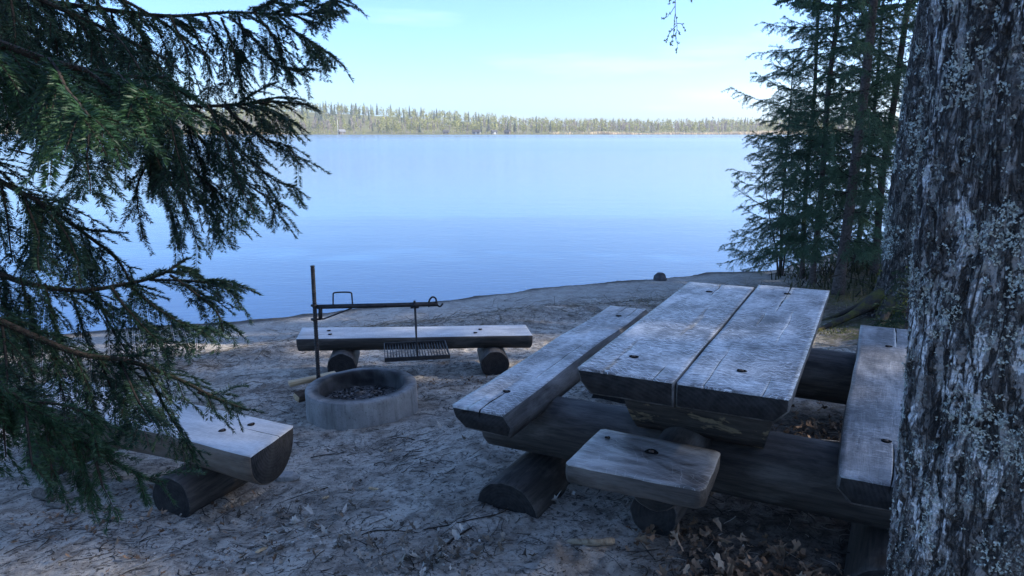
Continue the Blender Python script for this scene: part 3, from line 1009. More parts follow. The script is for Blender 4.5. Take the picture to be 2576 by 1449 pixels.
# ------------------------------------------------------------------ picnic table
def build_table():
    e = empty("picnic_table", (TO[0], TO[1], 0.0), -TAZ)
    tag(e, "heavy grey log picnic table with attached benches and an end seat", "picnic table")
    TH = 0.095
    T = 0.75
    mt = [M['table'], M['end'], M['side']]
    # two table top planks
    pl = [(0.0, T), (0.362, T), (0.364, T - TH), (0.05, T - TH), (0.012, T - 0.05)]
    me = plank_mesh("table_plank", pl, 0.0, 1.79, mt, 21, [(0.185, 1.45, 1.79, 0.005, 0.03), (0.29, 0.0, 0.16, 0.004, 0.02), (0.10, 0.0, 0.45, 0.003, 0.015), (0.24, 0.62, 1.2, 0.0025, 0.012)], 0.003, 0.02, 0.03, 0.012, flare=0.002)
    link("table_plank", me, e)
    pr = [(0.371, T - 0.004), (0.745, T - 0.004), (0.742, T - 0.05), (0.70, T - TH), (0.372, T - TH)]
    me = plank_mesh("table_plank", pr, 0.012, 1.90, mt, 22, [(0.545, 1.25, 1.90, 0.009, 0.05), (0.50, 0.95, 1.2, 0.003, 0.02), (0.66, 0.012, 0.2, 0.003, 0.02), (0.46, 0.012, 0.5, 0.0028, 0.015), (0.62, 0.7, 1.3, 0.0025, 0.012)], 0.003, 0.02, 0.03, 0.02, flare=0.002)
    link("table_plank", me, e)
    for k, (x, y) in enumerate(((0.15, 0.22), (0.55, 0.24), (0.16, 1.55), (0.545, 1.70))):
        bolt(e, x, y, T + (0.0012 if x < 0.36 else -0.0028), 0.015, k)
    # benches
    B = 0.46
    bl = [(-0.615, B), (-0.365, B), (-0.325, B - 0.055), (-0.335, B - 0.10), (-0.55, B - 0.095), (-0.60, B - 0.05)]
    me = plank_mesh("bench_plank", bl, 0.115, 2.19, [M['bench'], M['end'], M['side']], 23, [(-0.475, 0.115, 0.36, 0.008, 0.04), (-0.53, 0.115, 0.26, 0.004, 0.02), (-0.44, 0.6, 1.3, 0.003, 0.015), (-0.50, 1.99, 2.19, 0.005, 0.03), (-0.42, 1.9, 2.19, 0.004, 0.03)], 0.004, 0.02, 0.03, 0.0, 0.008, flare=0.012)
    link("bench_plank", me, e)
    bolt(e, -0.475, 0.37, B + 0.001, 0.015, 5); bolt(e, -0.47, 1.93, B + 0.001, 0.015, 6)
    br = [(0.905, B), (1.185, B), (1.195, B - 0.06), (1.15, B - 0.10), (0.95, B - 0.10), (0.90, B - 0.05)]
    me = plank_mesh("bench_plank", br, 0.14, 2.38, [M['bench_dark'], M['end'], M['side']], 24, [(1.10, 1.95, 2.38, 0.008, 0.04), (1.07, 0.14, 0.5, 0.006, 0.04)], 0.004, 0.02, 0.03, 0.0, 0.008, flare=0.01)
    link("bench_plank", me, e)
    bolt(e, 1.05, 0.52, B + 0.001, 0.015, 7); bolt(e, 1.06, 1.93, B + 0.001, 0.015, 8)
    # end seat with cut-off corners
    S = 0.46
    def seat_mesh():
        outline = np.array([[0.06, 0.165], [0.495, 0.158], [0.512, 0.145], [0.522, -0.15], [0.505, -0.182], [0.05, -0.194], [0.036, -0.18], [0.044, 0.15]])
        o2 = resample_poly(outline, 0.02)
        cen = o2.mean(0)
        rings = []
        for sc, z in ((0.95, S - 0.074), (0.99, S - 0.069), (1.0, S - 0.04), (1.0, S - 0.006), (0.988, S)):
            rr = cen + (o2 - cen) * sc
            q = np.stack([rr[:, 0], rr[:, 1], np.full(len(rr), z)], -1)
            q += 0.004 * fbm(q * [14, 14, 20], 3, 41)[:, None] * [1, 1, 0.25]
            rings.append(q)
        for sc in (0.86, 0.68, 0.45, 0.2):
            rr = cen + (o2 - cen) * sc
            q = np.stack([rr[:, 0], rr[:, 1], np.full(len(rr), S)], -1)
            q[:, 2] += 0.0015 * fbm(q * [18, 30, 1], 3, 43)
            rings.append(q)
        v, f = loft(rings)
        # grain runs across the seat: swap so that local Y is the grain
        v = np.stack([v[:, 1], -v[:, 0], v[:, 2]], -1)
        zc = np.array([np.mean([v[i][2] for i in q]) for q in f])
        return new_mesh("seat_plank", v, f, [M['seat'], M['log']], True, np.where(zc < S - 0.0045, 1, 0))
    sp = link("seat_plank", seat_mesh(), e, (0, 0, 0), (0, 0, R(90)))
    bolt(e, 0.285, 0.035, S + 0.001, 0.02, 9); bolt(e, 0.10, 0.085, S + 0.001, 0.009, 10)
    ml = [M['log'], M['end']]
    # cross logs under everything
    for nm, u, xa, xb, sd in (("cross_log", 0.56, -0.64, 1.36, 51), ("cross_log", 1.93, -0.62, 1.36, 52)):
        o = link(nm, log_mesh(nm, xb - xa, 0.138, 0.15, ml, sd, 40, None, 0.04, 0.035), e)
        place_along(o, (xa, u, 0.255), (xb, u + 0.01, 0.245))
    # half-log trestles carrying the top
    for u in (0.46, 1.52):
        n = 26
        rings = []
        for k in range(n):
            x = 0.06 + 0.63 * k / (n - 1)
            th = np.linspace(math.pi, 2 * math.pi, 22)
            r = 0.165 * (1 + 0.05 * noise3(np.array([x * 9, 1.0, u]), 61))
            y = r * 1.0 * np.cos(th)
            z = 0.275 * np.sin(th) * (1 + 0.03 * noise3(np.stack([th * 3, th * 0 + x * 8, th * 0], -1), 62))
            # ends cut slanting inwards towards the bottom
            sl = 0.30 * (z) * (1 if k == 0 else 0)
            xx = np.full(22, x)
            if k == 0: xx = x - z * 0.24
            if k == n - 1: xx = x + z * 0.24
            elif k > 0: xx = np.clip(xx, 0.061 - z * 0.24, 0.689 + z * 0.24)
            rings.append(np.stack([xx, u + y, 0.654 + z], -1))
        rings = np.array(rings)
        v, f = loft(rings)
        cv = v - [0, 0, 0]
        vv = np.stack([cv[:, 1], -cv[:, 0], cv[:, 2]], -1)
        idx = np.zeros(len(f), int); idx[-2:] = 1
        link("trestle", new_mesh("trestle", vv, f, [M['trestle'], M['end']], True, idx), e, (0, 0, 0), (0, 0, R(90)))
    # centre log carrying the end seat
    o = link("centre_log", log_mesh("centre_log", 1.62, 0.098, 0.10, ml, 55, 30, None, 0.03), e)
    place_along(o, (0.31, 0.0, 0.345), (0.34, 1.62, 0.345))
    # stub log under the end seat
    o = link("seat_post", log_mesh("seat_post", 0.36, 0.10, 0.11, ml, 56, 28), e)
    place_along(o, (0.24, 0.27, 0.085), (0.25, 0.63, 0.085))
    # half-log feet
    for k, (xc, ya) in enumerate(((-0.385, 0.185), (1.10, 0.20), (-0.385, 1.62), (1.10, 1.62))):
        o = link("foot_log", log_mesh("foot_log", 0.62, 0.152, 0.15, ml, 70 + k, 36, 0.0, 0.05), e)
        place_along(o, (xc, ya, -0.03), (xc + 0.012, ya + 0.62, -0.03))
build_table()

# ------------------------------------------------------------------ half-log benches by the fire
def half_log_bench(name, label, loc, rz, L, W, Hh, leg_r, leg_len, legs, mats, seed, skew=0.0, holes=(), roll=0.0, leg_drop=0.0):
    e = empty(name, loc, rz)
    tag(e, label, "bench")
    th = np.linspace(0, math.pi, 18)
    pts = [(-W / 2 * math.cos(a), -Hh * math.sin(a) ** 0.8) for a in th]
    # clockwise from the upper left: along the top, then round below
    poly = [(-W / 2, 0.0), (W / 2, 0.0)] + [(W / 2 * math.cos(a), -Hh * math.sin(a) ** 0.8) for a in th[1:-1]]
    me = plank_mesh("half_log_seat", poly, 0.0, L, mats, seed, [(0.05, 0.0, 0.22, 0.004, 0.02), (-0.04, L - 0.35, L, 0.004, 0.02)], 0.006, 0.022, 0.035, skew, 0.006, 0.008, 0.012)
    o = link("half_log_seat", me, e, (0, 0, 0), (0, roll, 0))
    for k, (x, y) in enumerate(holes):
        bolt(e, x, y, 0.002 - x * math.sin(roll), 0.016, k)
    for k, (y, dx, dz) in enumerate(legs):
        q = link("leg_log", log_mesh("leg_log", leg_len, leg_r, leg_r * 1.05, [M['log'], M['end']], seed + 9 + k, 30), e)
        place_along(q, (-leg_len / 2 + dx, y, -Hh - leg_r * 0.72 + dz), (leg_len / 2 + dx, y + 0.03, -Hh - leg_r * 0.72 + dz))
    return e

# far bench behind the fire: runs left to right, local Y along +X
p0 = np.array([-1.67, 5.60]); p1 = np.array([0.13, 5.69])
ang = math.atan2(p1[1] - p0[1], p1[0] - p0[0]) - math.pi / 2
half_log_bench("log_bench", "pale-topped half-log bench behind the fire ring, facing the water", (p0[0], p0[1], 0.055), ang, 1.81, 0.33, 0.135, 0.105, 0.42,
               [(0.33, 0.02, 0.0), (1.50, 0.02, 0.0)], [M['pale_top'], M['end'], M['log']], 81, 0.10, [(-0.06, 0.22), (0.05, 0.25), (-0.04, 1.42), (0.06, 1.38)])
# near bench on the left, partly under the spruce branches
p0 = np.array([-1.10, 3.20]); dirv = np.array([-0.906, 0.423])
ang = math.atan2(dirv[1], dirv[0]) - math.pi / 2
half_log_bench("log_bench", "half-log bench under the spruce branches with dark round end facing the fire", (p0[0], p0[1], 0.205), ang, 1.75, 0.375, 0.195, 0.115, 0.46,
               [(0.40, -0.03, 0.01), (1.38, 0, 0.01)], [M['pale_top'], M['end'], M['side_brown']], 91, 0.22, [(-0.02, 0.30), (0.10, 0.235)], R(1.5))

# ------------------------------------------------------------------ fire ring
def build_ring():
    cx, cy = RING
    gz = -0.215
    e = empty("fire_ring", (cx, cy, gz))
    tag(e, "round concrete fire ring blackened inside, standing in the sand", "fire ring")
    n = 96
    th = np.linspace(0, 2 * np.pi, n, endpoint=False)
    prof = [(0.362, -0.12), (0.362, 0.0), (0.361, 0.06), (0.360, 0.12), (0.360, 0.178), (0.358, 0.189), (0.352, 0.194),
            (0.325, 0.195), (0.292, 0.195), (0.283, 0.191), (0.279, 0.182), (0.276, 0.13), (0.275, 0.06), (0.272, -0.02), (0.27, -0.12)]
    # insert rings for finer relief
    pr = []
    for a, b in zip(prof[:-1], prof[1:]):
        m = max(1, int(math.hypot(b[0] - a[0], b[1] - a[1]) / 0.014))
        for k in range(m): pr.append((a[0] + (b[0] - a[0]) * k / m, a[1] + (b[1] - a[1]) * k / m))
    pr.append(prof[-1])
    pr = np.array(pr)
    V = np.zeros((len(pr), n, 3))
    V[..., 0] = pr[:, 0:1] * np.cos(th)
    V[..., 1] = pr[:, 0:1] * np.sin(th)
    V[..., 2] = pr[:, 1:2]
    nz = fbm(V * 14, 3, 15)
    big = noise3(V * 5, 16)
    chip = np.clip(fbm(V * [30, 30, 40], 2, 18) - 0.35, 0, 1) * ((pr[:, 1] > 0.15)[:, None])
    rr = 1 + 0.006 * nz + 0.008 * big - 0.07 * chip
    V[..., 0] *= rr; V[..., 1] *= rr
    V[..., 2] += (0.003 * nz - 0.02 * chip) * (pr[:, 1] > 0)[:, None]
    soot = np.zeros((len(pr), n))
    inner = pr[:, 0] < 0.284
    soot[inner] = 0.96
    rim = (~inner) & (pr[:, 1] > 0.182)
    soot[rim] = np.clip((0.352 - pr[rim, 0]) / 0.06, 0.25, 0.95)[:, None]
    soot = np.clip(soot + 0.5 * fbm(V * 9, 3, 19) * (soot > 0.05), 0, 1)
    me = new_mesh("ring_wall", V.reshape(-1, 3), grid_faces(len(pr), n, True)[:, ::-1], M['concrete'], True, attrs={"soot": soot.ravel()})
    w = link("ring_wall", me, e)
    e.rotation_euler = (R(0.0), R(-1.6), 0)
    # ash bed
    t = NT("ash_and_charcoal")
    k1 = t.noise(t.coord("Object"), 22, 5, 0.7); k2 = t.noise(t.coord("Object"), 70, 3, 0.6)
    c = t.mix(t.rng(k1, 0.4, 0.62), (0.018, 0.017, 0.017), (0.13, 0.125, 0.12))
    c = t.mix(t.rng(k2, 0.56, 0.68), c, (0.30, 0.29, 0.28))
    t.bump(k1, 1.0, 0.03)
    ma = t.done(c, 0.95, 0.15)
    rr = np.linspace(0, 0.276, 22)
    A = np.zeros((22, 64, 3)); t2 = np.linspace(0, 2 * np.pi, 64, endpoint=False)
    A[..., 0] = rr[:, None] * np.cos(t2); A[..., 1] = rr[:, None] * np.sin(t2)
    A[..., 2] = 0.085 + 0.03 * np.exp(-(rr[:, None] / 0.16) ** 2) + 0.018 * fbm(A * 16, 3, 23)
    tag(link("ash_bed", new_mesh("ash_bed", A.reshape(-1, 3), grid_faces(22, 64, True), ma, True)), "grey ash and charcoal lying in the fire ring", kind="stuff").location = (cx, cy, gz)
    # charred bits
    rg = np.random.default_rng(3)
    parts = []
    for k in range(90):
        a, d = rg.uniform(0, 6.28), 0.24 * rg.random() ** 0.5
        l, wd = rg.uniform(0.01, 0.035), rg.uniform(0.003, 0.007)
        v, f = box_vf(-l / 2, l / 2, -wd, wd, -wd * .8, wd * .8)
        ry = rg.normal(0, 0.35); yaw = rg.uniform(0, 6.28)
        Rm = np.array(Matrix.Rotation(yaw, 3, 'Z') @ Matrix.Rotation(ry, 3, 'Y'))
        v = v @ Rm.T + [d * math.cos(a), d * math.sin(a), 0.098 + 0.03 * math.exp(-(d / 0.16) ** 2)]
        parts.append((v, f))
    v, f = join_vf(parts)
    ch = NT("charred_wood"); cc = ch.mix(ch.rng(ch.island(), 0.55, 0.9), (0.012, 0.012, 0.012), (0.13, 0.125, 0.12))
    tag(link("charcoal_bits", new_mesh("charcoal_bits", v, f, ch.done(cc, 0.8, 0.3), False), None, (cx, cy, gz)), "small charred bits on the ash", kind="stuff")
build_ring()

# ------------------------------------------------------------------ swing grill
def build_grill():
    bx, by = -1.335, 4.86
    gz = float(ground_z(bx, by))
    e = empty("grill_post", (bx, by, gz))
    tag(e, "black ribbed iron post with swing-out arm beside the fire ring", "grill post")
    dep = lambda px, py: at_d(px, py, 1.0)
    def P(px, py, dy=0.0):
        """point of the plane through the post (facing the lake) seen at a pixel of the photograph"""
        r = ray(px, py)
        return np.array([0, 0, CAM_H]) + r * ((by + dy) / r[1]) - [bx, by, gz]
    iron = M['iron']
    # ribbed bar
    top = P(786, 667)
    h = top[2]
    zs = np.arange(-0.25, h, 0.0036)
    rad = 0.0128 + 0.0026 * (np.sin(zs * 2 * np.pi / 0.0165) > 0.1)
    path = np.stack([zs / h * top[0], zs * 0, zs], -1)
    v, f = loft(tube(path, rad, 12))
    link("post", new_mesh("post", v, f, iron, False), e)
    def bar(name, pts, r, sides=10, n=None, parent=e):
        pts = np.array(pts)
        if n: pts = catmull(pts, n)
        v, f = loft(tube(pts, r, sides))
        return link(name, new_mesh(name, v, f, iron, True), parent)
    # collars round the post
    for py in (768, 803):
        c = P(790, py)
        bar("collar", [c - [0, 0, 0.006], c + [0, 0, 0.006]], 0.022, 14)
    # arm (square section), bracket upright, brace
    a0, a1 = P(797, 772), P(1101, 765, -0.02)
    arm = bar("arm", [a0, a1], 0.0155, 4)
    bar("bracket", [P(806, 770), P(806, 804)], 0.014, 4)
    bar("brace", [P(806, 803), P(815, 802), P(878, 778), P(886, 774)], 0.0055, 8)
    bar("stub", [P(790, 803), P(807, 803)], 0.007, 8)
    # handle loop on the arm
    hp = [P(838, 770), P(838, 744), P(839, 738), P(844, 736), P(864, 735), P(879, 735.5), P(884, 737.5), P(885, 743), P(887, 769)]
    bar("handle", hp, 0.0052, 8, 48)
    # hook with a sleeve at the end of the arm
    hk = [P(1079, 772, -.02), P(1078.5, 762, -.02), P(1082, 752, -.02), P(1089, 747, -.02), P(1096, 751, -.02), P(1098, 760, -.02), P(1101, 768, -.02), P(1107, 771, -.02), P(1112, 766, -.02), P(1114, 763, -.02)]
    bar("hook", hk, 0.0062, 8, 56)
    # hanging grate: a thing of its own
    c = P(1043, 768, -0.015) + [bx, by, gz]
    zg = 0.125
    g0, g1, g2, g3 = [at_z(px, py, zg) for px, py in ((963, 905), (1125, 899), (1125, 858), (972, 868))]
    cen = (g0 + g1 + g2 + g3) / 4
    # squared up: width axis and depth axis
    ax = ((g1 - g0) + (g2 - g3)) / 2; W = np.linalg.norm(ax) ; ax /= W
    ay = np.array([-ax[1], ax[0], 0]); Dp = 0.36
    g = empty("grill_grate", cen, math.atan2(ax[1], ax[0]))
    tag(g, "black iron barbecue grate hanging from the swing arm", "grate")
    def gbar(name, pts, r, sides=6, parent=g):
        v, f = loft(tube(np.array(pts, float), r, sides))
        return link(name, new_mesh(name, v, f, iron, True), parent)
    w, d = W / 2, Dp / 2
    for nm, b in (("rim", (-w, w, -d - .003, -d + .003, -0.014, 0.014)), ("rim", (-w, w, d - .003, d + .003, -0.014, 0.014)),
                  ("rim", (-w - .003, -w + .003, -d + .004, d - .004, -0.014, 0.014)), ("rim", (w - .003, w + .003, -d + .004, d - .004, -0.014, 0.014))):
        link(nm, new_mesh(nm, *box_vf(*b), iron, False), g)
    for k in range(21):
        x = -w + 2 * w * (k + 1) / 22
        gbar("grate_bar", [[x, -d, 0.0], [x + 0.002 * math.sin(k * 2.3), 0, 0.002 * math.cos(k * 1.7)], [x, d, 0.0]], 0.0034)
    loc = np.array(c) - cen
    al = math.atan2(ax[1], ax[0])
    lx, ly = loc[0] * math.cos(al) + loc[1] * math.sin(al), -loc[0] * math.sin(al) + loc[1] * math.cos(al)
    gbar("hanger", [[lx, ly, loc[2] + 0.02], [lx * 0.4, -d * 0.5, loc[2] * 0.45], [0, -d, 0.0]], 0.0062, 8)
    gbar("hanger", [[lx + .004, ly + .01, loc[2] + 0.0], [lx * 0.5 + .012, d * 0.5, loc[2] * 0.45], [0.012, d, 0.0]], 0.0055, 8)
    gbar("sleeve", [[lx - 0.028, ly, loc[2]], [lx + 0.028, ly, loc[2]]], 0.0215, 4)
    gbar("hanger_tip", [[lx, ly, loc[2] + 0.018], [lx, ly, loc[2] + 0.032]], 0.008, 8)
build_grill()

# ------------------------------------------------------------------ firewood, rocks and single sticks
def split_log(name, label, cat, pa, pb, w, seed, roll=0.0, mats=None):
    L = float(np.linalg.norm(np.array(pb) - np.array(pa)))
    poly = [(-w, w * 0.55), (w * 0.9, w * 0.75), (w, -w * 0.5), (0.1 * w, -w * 0.9), (-w * 0.9, -w * 0.6)]
    me = plank_mesh(name, poly, 0, L, mats or [M['split'], M['split'], M['split']], seed, (), 0.004, 0.015, 0.03, 0.1, 0.004)
    o = link(name, me)
    place_along(o, tuple(pa), tuple(pb), roll)
    return tag(o, label, cat)

split_log("firewood_log", "fresh yellow split log leaning against the fire ring", "firewood", at_z(727, 966, -0.10), at_z(846, 941, -0.075), 0.026, 5, 0.2)
split_log("firewood_log", "short bark-covered log end lying under the split log", "firewood", (-1.475, 4.79, -0.175), (-1.33, 4.95, -0.18), 0.034, 6, 0.5, [M['bark'], M['split'], M['bark']])
split_log("firewood_log", "thin barked stick lying behind the fire ring", "firewood", (-1.24, 4.98, -0.105), (-1.02, 5.22, -0.16), 0.014, 7, 0.3, [M['flake'], M['split'], M['bark']])

def stick_thing(name, label, pts, r, mat, cat="stick", sides=8, seed=0):
    p = catmull(np.array(pts, float), 16)
    p += 0.0025 * np.stack([noise3(p * 30, seed), noise3(p * 30 + 9, seed), 0 * p[:, 0]], -1)
    rr = r * (1 - 0.25 * np.linspace(0, 1, 16)) * (1 + 0.15 * noise3(p * 40, seed + 2))
    rr[0] *= 0.6; rr[-1] *= 0.5
    v, f = loft(tube(p, rr, sides))
    return tag(link(name, new_mesh(name, v, f, mat, True)), label, cat)

def gpts(pix, lift):
    out = []
    for px, py in pix:
        q = on_ground(px, py)
        out.append([q[0], q[1], q[2] + lift])
    return out
M['pale_stick'] = mat_brownbark("bleached_stick", (0.20, 0.15, 0.10), (0.42, 0.34, 0.24))
M['grey_stick'] = mat_brownbark("grey_stick", (0.09, 0.075, 0.06), (0.22, 0.19, 0.16))
stick_thing("fallen_stick", "pale barkless stick on the sand in front of the picnic table", gpts([(1545, 1370), (1500, 1373), (1428, 1371)], 0.016), 0.0155, M['pale_stick'], seed=1)
stick_thing("fallen_stick", "stubby broken branch on the ground below the spruce", gpts([(90, 1246), (115, 1255), (133, 1262)], 0.018), 0.025, M['grey_stick'], seed=2)
stick_thing("fallen_stick", "short thick twig lying just below the stubby branch", gpts([(118, 1272), (140, 1278), (158, 1281)], 0.009), 0.012, M['grey_stick'], seed=3)
stick_thing("fallen_stick", "long thin twig winding over the sand toward the table foot", gpts([(1065, 1334), (1130, 1322), (1190, 1308), (1260, 1292), (1290, 1270)], 0.003), 0.003, M['twig'], seed=4)
stick_thing("fallen_stick", "dark forked branch by the edge of the sand ledge", gpts([(1085, 1405), (1120, 1375), (1150, 1352), (1185, 1330)], 0.004), 0.0055, M['twig'], seed=5)
stick_thing("fallen_stick", "thin curved twig across the dry leaves", gpts([(900, 1352), (935, 1338), (990, 1336), (1050, 1342)], 0.003), 0.0028, M['twig'], seed=6)
for k, (px, py, a, l, lab) in enumerate(((983, 1135, 1.5, 0.05, "pale upright chip of wood on bare sand beside the ring"), (820, 1254, 1.2, 0.045, "small pale chip on the sand below the fire ring"),
                                         (660, 1385, 1.3, 0.08, "white birch sliver among the dry leaves"), (940, 1232, 0.1, 0.05, "small pale chip beyond the dry leaves"))):
    q = on_ground(px, py)
    v, f = box_vf(-l / 2, l / 2, -0.007, 0.007, -0.003, 0.004)
    v[4:] *= [0.85, 0.7, 1]
    o = link("wood_chip", new_mesh("wood_chip", v, f, M['split'], False), None, (q[0], q[1], q[2] + 0.006), (0.1, 0.25, a))
    tag(o, lab, "wood chip")

def rock(name, label, loc, size, seed, mat, flat=0.7):
    n, m = 18, 26
    ph = np.linspace(0.02, math.pi - 0.02, n); th = np.linspace(0, 2 * np.pi, m, endpoint=False)
    d = np.stack([np.sin(ph)[:, None] * np.cos(th), np.sin(ph)[:, None] * np.sin(th), np.cos(ph)[:, None] * np.ones(m)], -1)
    r = 1 + 0.35 * fbm(d * 1.6, 3, seed) + 0.10 * fbm(d * 5, 2, seed + 1)
    v = d * r[..., None] * size
    v[..., 2] = np.minimum(v[..., 2], size[2] * flat)
    vv, f = loft(v)
    return tag(link(name, new_mesh(name, vv, f, mat, True), None, loc), label, "rock")
def mat_rock():
    t = NT("shore_granite")
    n = t.noise(t.coord("Object"), 9, 5, 0.65)
    c = t.mix(t.rng(n, 0.35, 0.65), (0.05, 0.047, 0.05), (0.15, 0.14, 0.14))
    t.bump(n, 0.8, 0.02)
    return t.done(c, 0.8, 0.3)
M['rock'] = mat_rock()
rock("shore_rock", "dark boulder standing at the water's edge", (2.12, 10.42, -0.47), np.array([0.095, 0.085, 0.105]), 4, M['rock'], 0.9)
q = on_ground(716, 1207)
rock("shore_rock", "flat pale stone wedged beside the end of the near bench", (q[0], q[1] + 0.02, q[2] + 0.005), np.array([0.06, 0.045, 0.028]), 9, M['concrete'], 0.7)

# ------------------------------------------------------------------ spruce generator
def needle_tris(A, B, per_m, L, W, rg, up_bias=0.25, fwd=0.55, flat=False):
    """needles on twig segments A->B"""
    seg = B - A
    ln = np.linalg.norm(seg, axis=1)
    n = rg.poisson(ln * per_m)
    k = np.repeat(np.arange(len(A)), n)
    t = rg.random(len(k))[:, None]
    T = seg[k] / (ln[k][:, None] + 1e-9)
    p = A[k] + seg[k] * t
    ref = rg.normal(size=(len(k), 3))
    if flat:
        sd = np.cross(T, [0.05, 0.12, 1.0])
        sd /= np.linalg.norm(sd, axis=1)[:, None] + 1e-9
        ref = ref * 0.30 + sd * rg.choice([-1.0, 1.0], (len(k), 1))
    ref[:, 2] += up_bias * 2
    rad = ref - T * np.sum(ref * T, 1)[:, None]
    rad /= np.linalg.norm(rad, axis=1)[:, None] + 1e-9
    d = T * (fwd + 0.15 * rg.normal(size=(len(k), 1))) + rad * 0.85
    d /= np.linalg.norm(d, axis=1)[:, None]
    tip = p + d * (L * rg.uniform(0.75, 1.15, (len(k), 1)))
    w = np.cross(d, rg.normal(size=(len(k), 3)))
    w /= np.linalg.norm(w, axis=1)[:, None] + 1e-9
    w *= W / 2
    mid = p + (tip - p) * 0.25
    return np.stack([mid - w, mid + w, tip], 1)

def tri_mesh(name, T, mat):
    return new_mesh(name, T.reshape(-1, 3), np.arange(len(T) * 3).reshape(-1, 3), mat, False)

def grow(P, D, L, K, rg, gravity=0.0, wander=0.1, lift_end=0.0):
    """twigs as polylines, many at once: P, D (n,3), L (n,) -> (n,K+1,3)"""
    P = np.atleast_2d(P).astype(float); D = np.atleast_2d(D).astype(float)
    L = np.broadcast_to(np.asarray(L, float), (len(P),))
    D = D / np.linalg.norm(D, axis=1)[:, None]
    st = (L / K)[:, None]
    g = np.broadcast_to(np.asarray(gravity, float), (len(P),))[:, None]
    le = np.broadcast_to(np.asarray(lift_end, float), (len(P),))[:, None]
    out = [P]
    for k in range(K):
        D = D + rg.normal(0, wander * 0.5, P.shape)
        D[:, 2:3] += -g * st + le * st * (k / K)
        D = D / np.linalg.norm(D, axis=1)[:, None]
        P = P + D * st
        out.append(P)
    return np.stack(out, 1)

def batch_tubes(pts, r0, r1, sides):
    n, k, _ = pts.shape
    t = np.gradient(pts, axis=1)
    t /= np.linalg.norm(t, axis=2, keepdims=True) + 1e-9
    a = np.cross(t, np.array([0.31, 0.74, 0.59])); a /= np.linalg.norm(a, axis=2, keepdims=True) + 1e-9
    b = np.cross(t, a)
    rad = (r0 + (r1 - r0) * np.linspace(0, 1, k))[None, :, None, None]
    th = np.arange(sides) * 2 * np.pi / sides
    ring = pts[:, :, None, :] + rad * (np.cos(th)[None, None, :, None] * a[:, :, None, :] + np.sin(th)[None, None, :, None] * b[:, :, None, :])
    base = (np.arange(n) * k * sides)[:, None, None]
    j = np.arange(k - 1)[None, :, None]; c = np.arange(sides)[None, None, :]
    A = base + j * sides + c; B = base + j * sides + (c + 1) % sides
    return ring.reshape(-1, 3), np.stack([A, B, B + sides, A + sides], -1).reshape(-1, 4)

class Spray:
    """collects wood and needle-bearing twig segments of one bough"""
    def __init__(self):
        self.batches, self.A, self.B = [], [], []
    def twig(self, pts, r0, r1, sides=4, needles=True, skip=0):
        pts = pts if pts.ndim == 3 else pts[None]
        self.batches.append((pts, r0, r1, sides))
        if needles:
            self.A.append(pts[:, skip:-1].reshape(-1, 3)); self.B.append(pts[:, skip + 1:].reshape(-1, 3))
    def wood_mesh(self, name, mat):
        V, F, off = [], [], 0
        for bt in self.batches:
            v, f = batch_tubes(*bt)
            V.append(v); F.append(f + off); off += len(v)
        return new_mesh(name, np.concatenate(V), np.concatenate(F), mat, True)

def side_of(T, ref):
    """side direction in the plane of the spray"""
    s = np.cross(T, ref)
    return s / (np.linalg.norm(s, axis=1)[:, None] + 1e-9)

def clothe(sp, pts, rg, spacing, len0, len1, grav, sub=True, sub_sp=0.035, sub_len=0.06, ang=0.75, start=0.05, r=0.0022, K=6, side=(0.3, 0.75)):
    """side twigs on both sides of a branch axis, longer near the base, each with short side shoots"""
    seg = np.linalg.norm(np.diff(pts, axis=0), axis=1)
    cum = np.concatenate([[0], np.cumsum(seg)])
    tot = cum[-1]
    n = max(2, int(tot * (0.985 - start) / spacing))
    u = start + (0.985 - start) * (np.arange(n) + rg.random(n)) / n
    k = np.clip(np.searchsorted(cum, u * tot) - 1, 0, len(seg) - 1)
    f = ((u * tot - cum[k]) / seg[k])[:, None]
    P = pts[k] + (pts[k + 1] - pts[k]) * f
    T = (pts[k + 1] - pts[k]) / seg[k][:, None]
    tm = (pts[-1] - pts[0]) / (np.linalg.norm(pts[-1] - pts[0]) + 1e-9)
    yaw = rg.normal(-1.2, 0.7)
    ref = np.array([0, 0, 1.0]) * (1 - abs(tm[2])) + np.array([math.cos(yaw), math.sin(yaw), 0.0]) * abs(tm[2])
    ref = ref / np.linalg.norm(ref)
    L = (len0 + (len1 - len0) * u) * rg.uniform(0.55, 1.15, n)
    sgn = np.where(np.arange(n) % 2 == 0, 1.0, -1.0)[:, None]
    D = T * ang + side_of(T, ref) * sgn * rg.uniform(*side, (n, 1)) + rg.normal(0, 0.07, (n, 3))
    D[:, 2] -= 0.1
    tw = grow(P, D, L, K, rg, grav, 0.06)
    sp.twig(tw, r, r * 0.5, 3)
    if sub:
        m = rg.poisson(L / sub_sp)
        i = np.repeat(np.arange(n), m)
        if len(i):
            ff = rg.uniform(0.12, 0.88, len(i))
            kk = np.minimum((ff * K).astype(int), K - 1)
            q = tw[i, kk]; tt = tw[i, kk + 1] - q
            tt /= np.linalg.norm(tt, axis=1)[:, None] + 1e-9
            dd = tt * 0.85 + side_of(tt, ref) * rg.choice([-1, 1], (len(i), 1)) * 0.55 + rg.normal(0, 0.08, (len(i), 3))
            LL = sub_len * rg.uniform(0.5, 1.3, len(i)) * (1.15 - ff * 0.6)
            sp.twig(grow(q, dd, LL, 4, rg, grav, 0.05), r * 0.7, r * 0.4, 3)

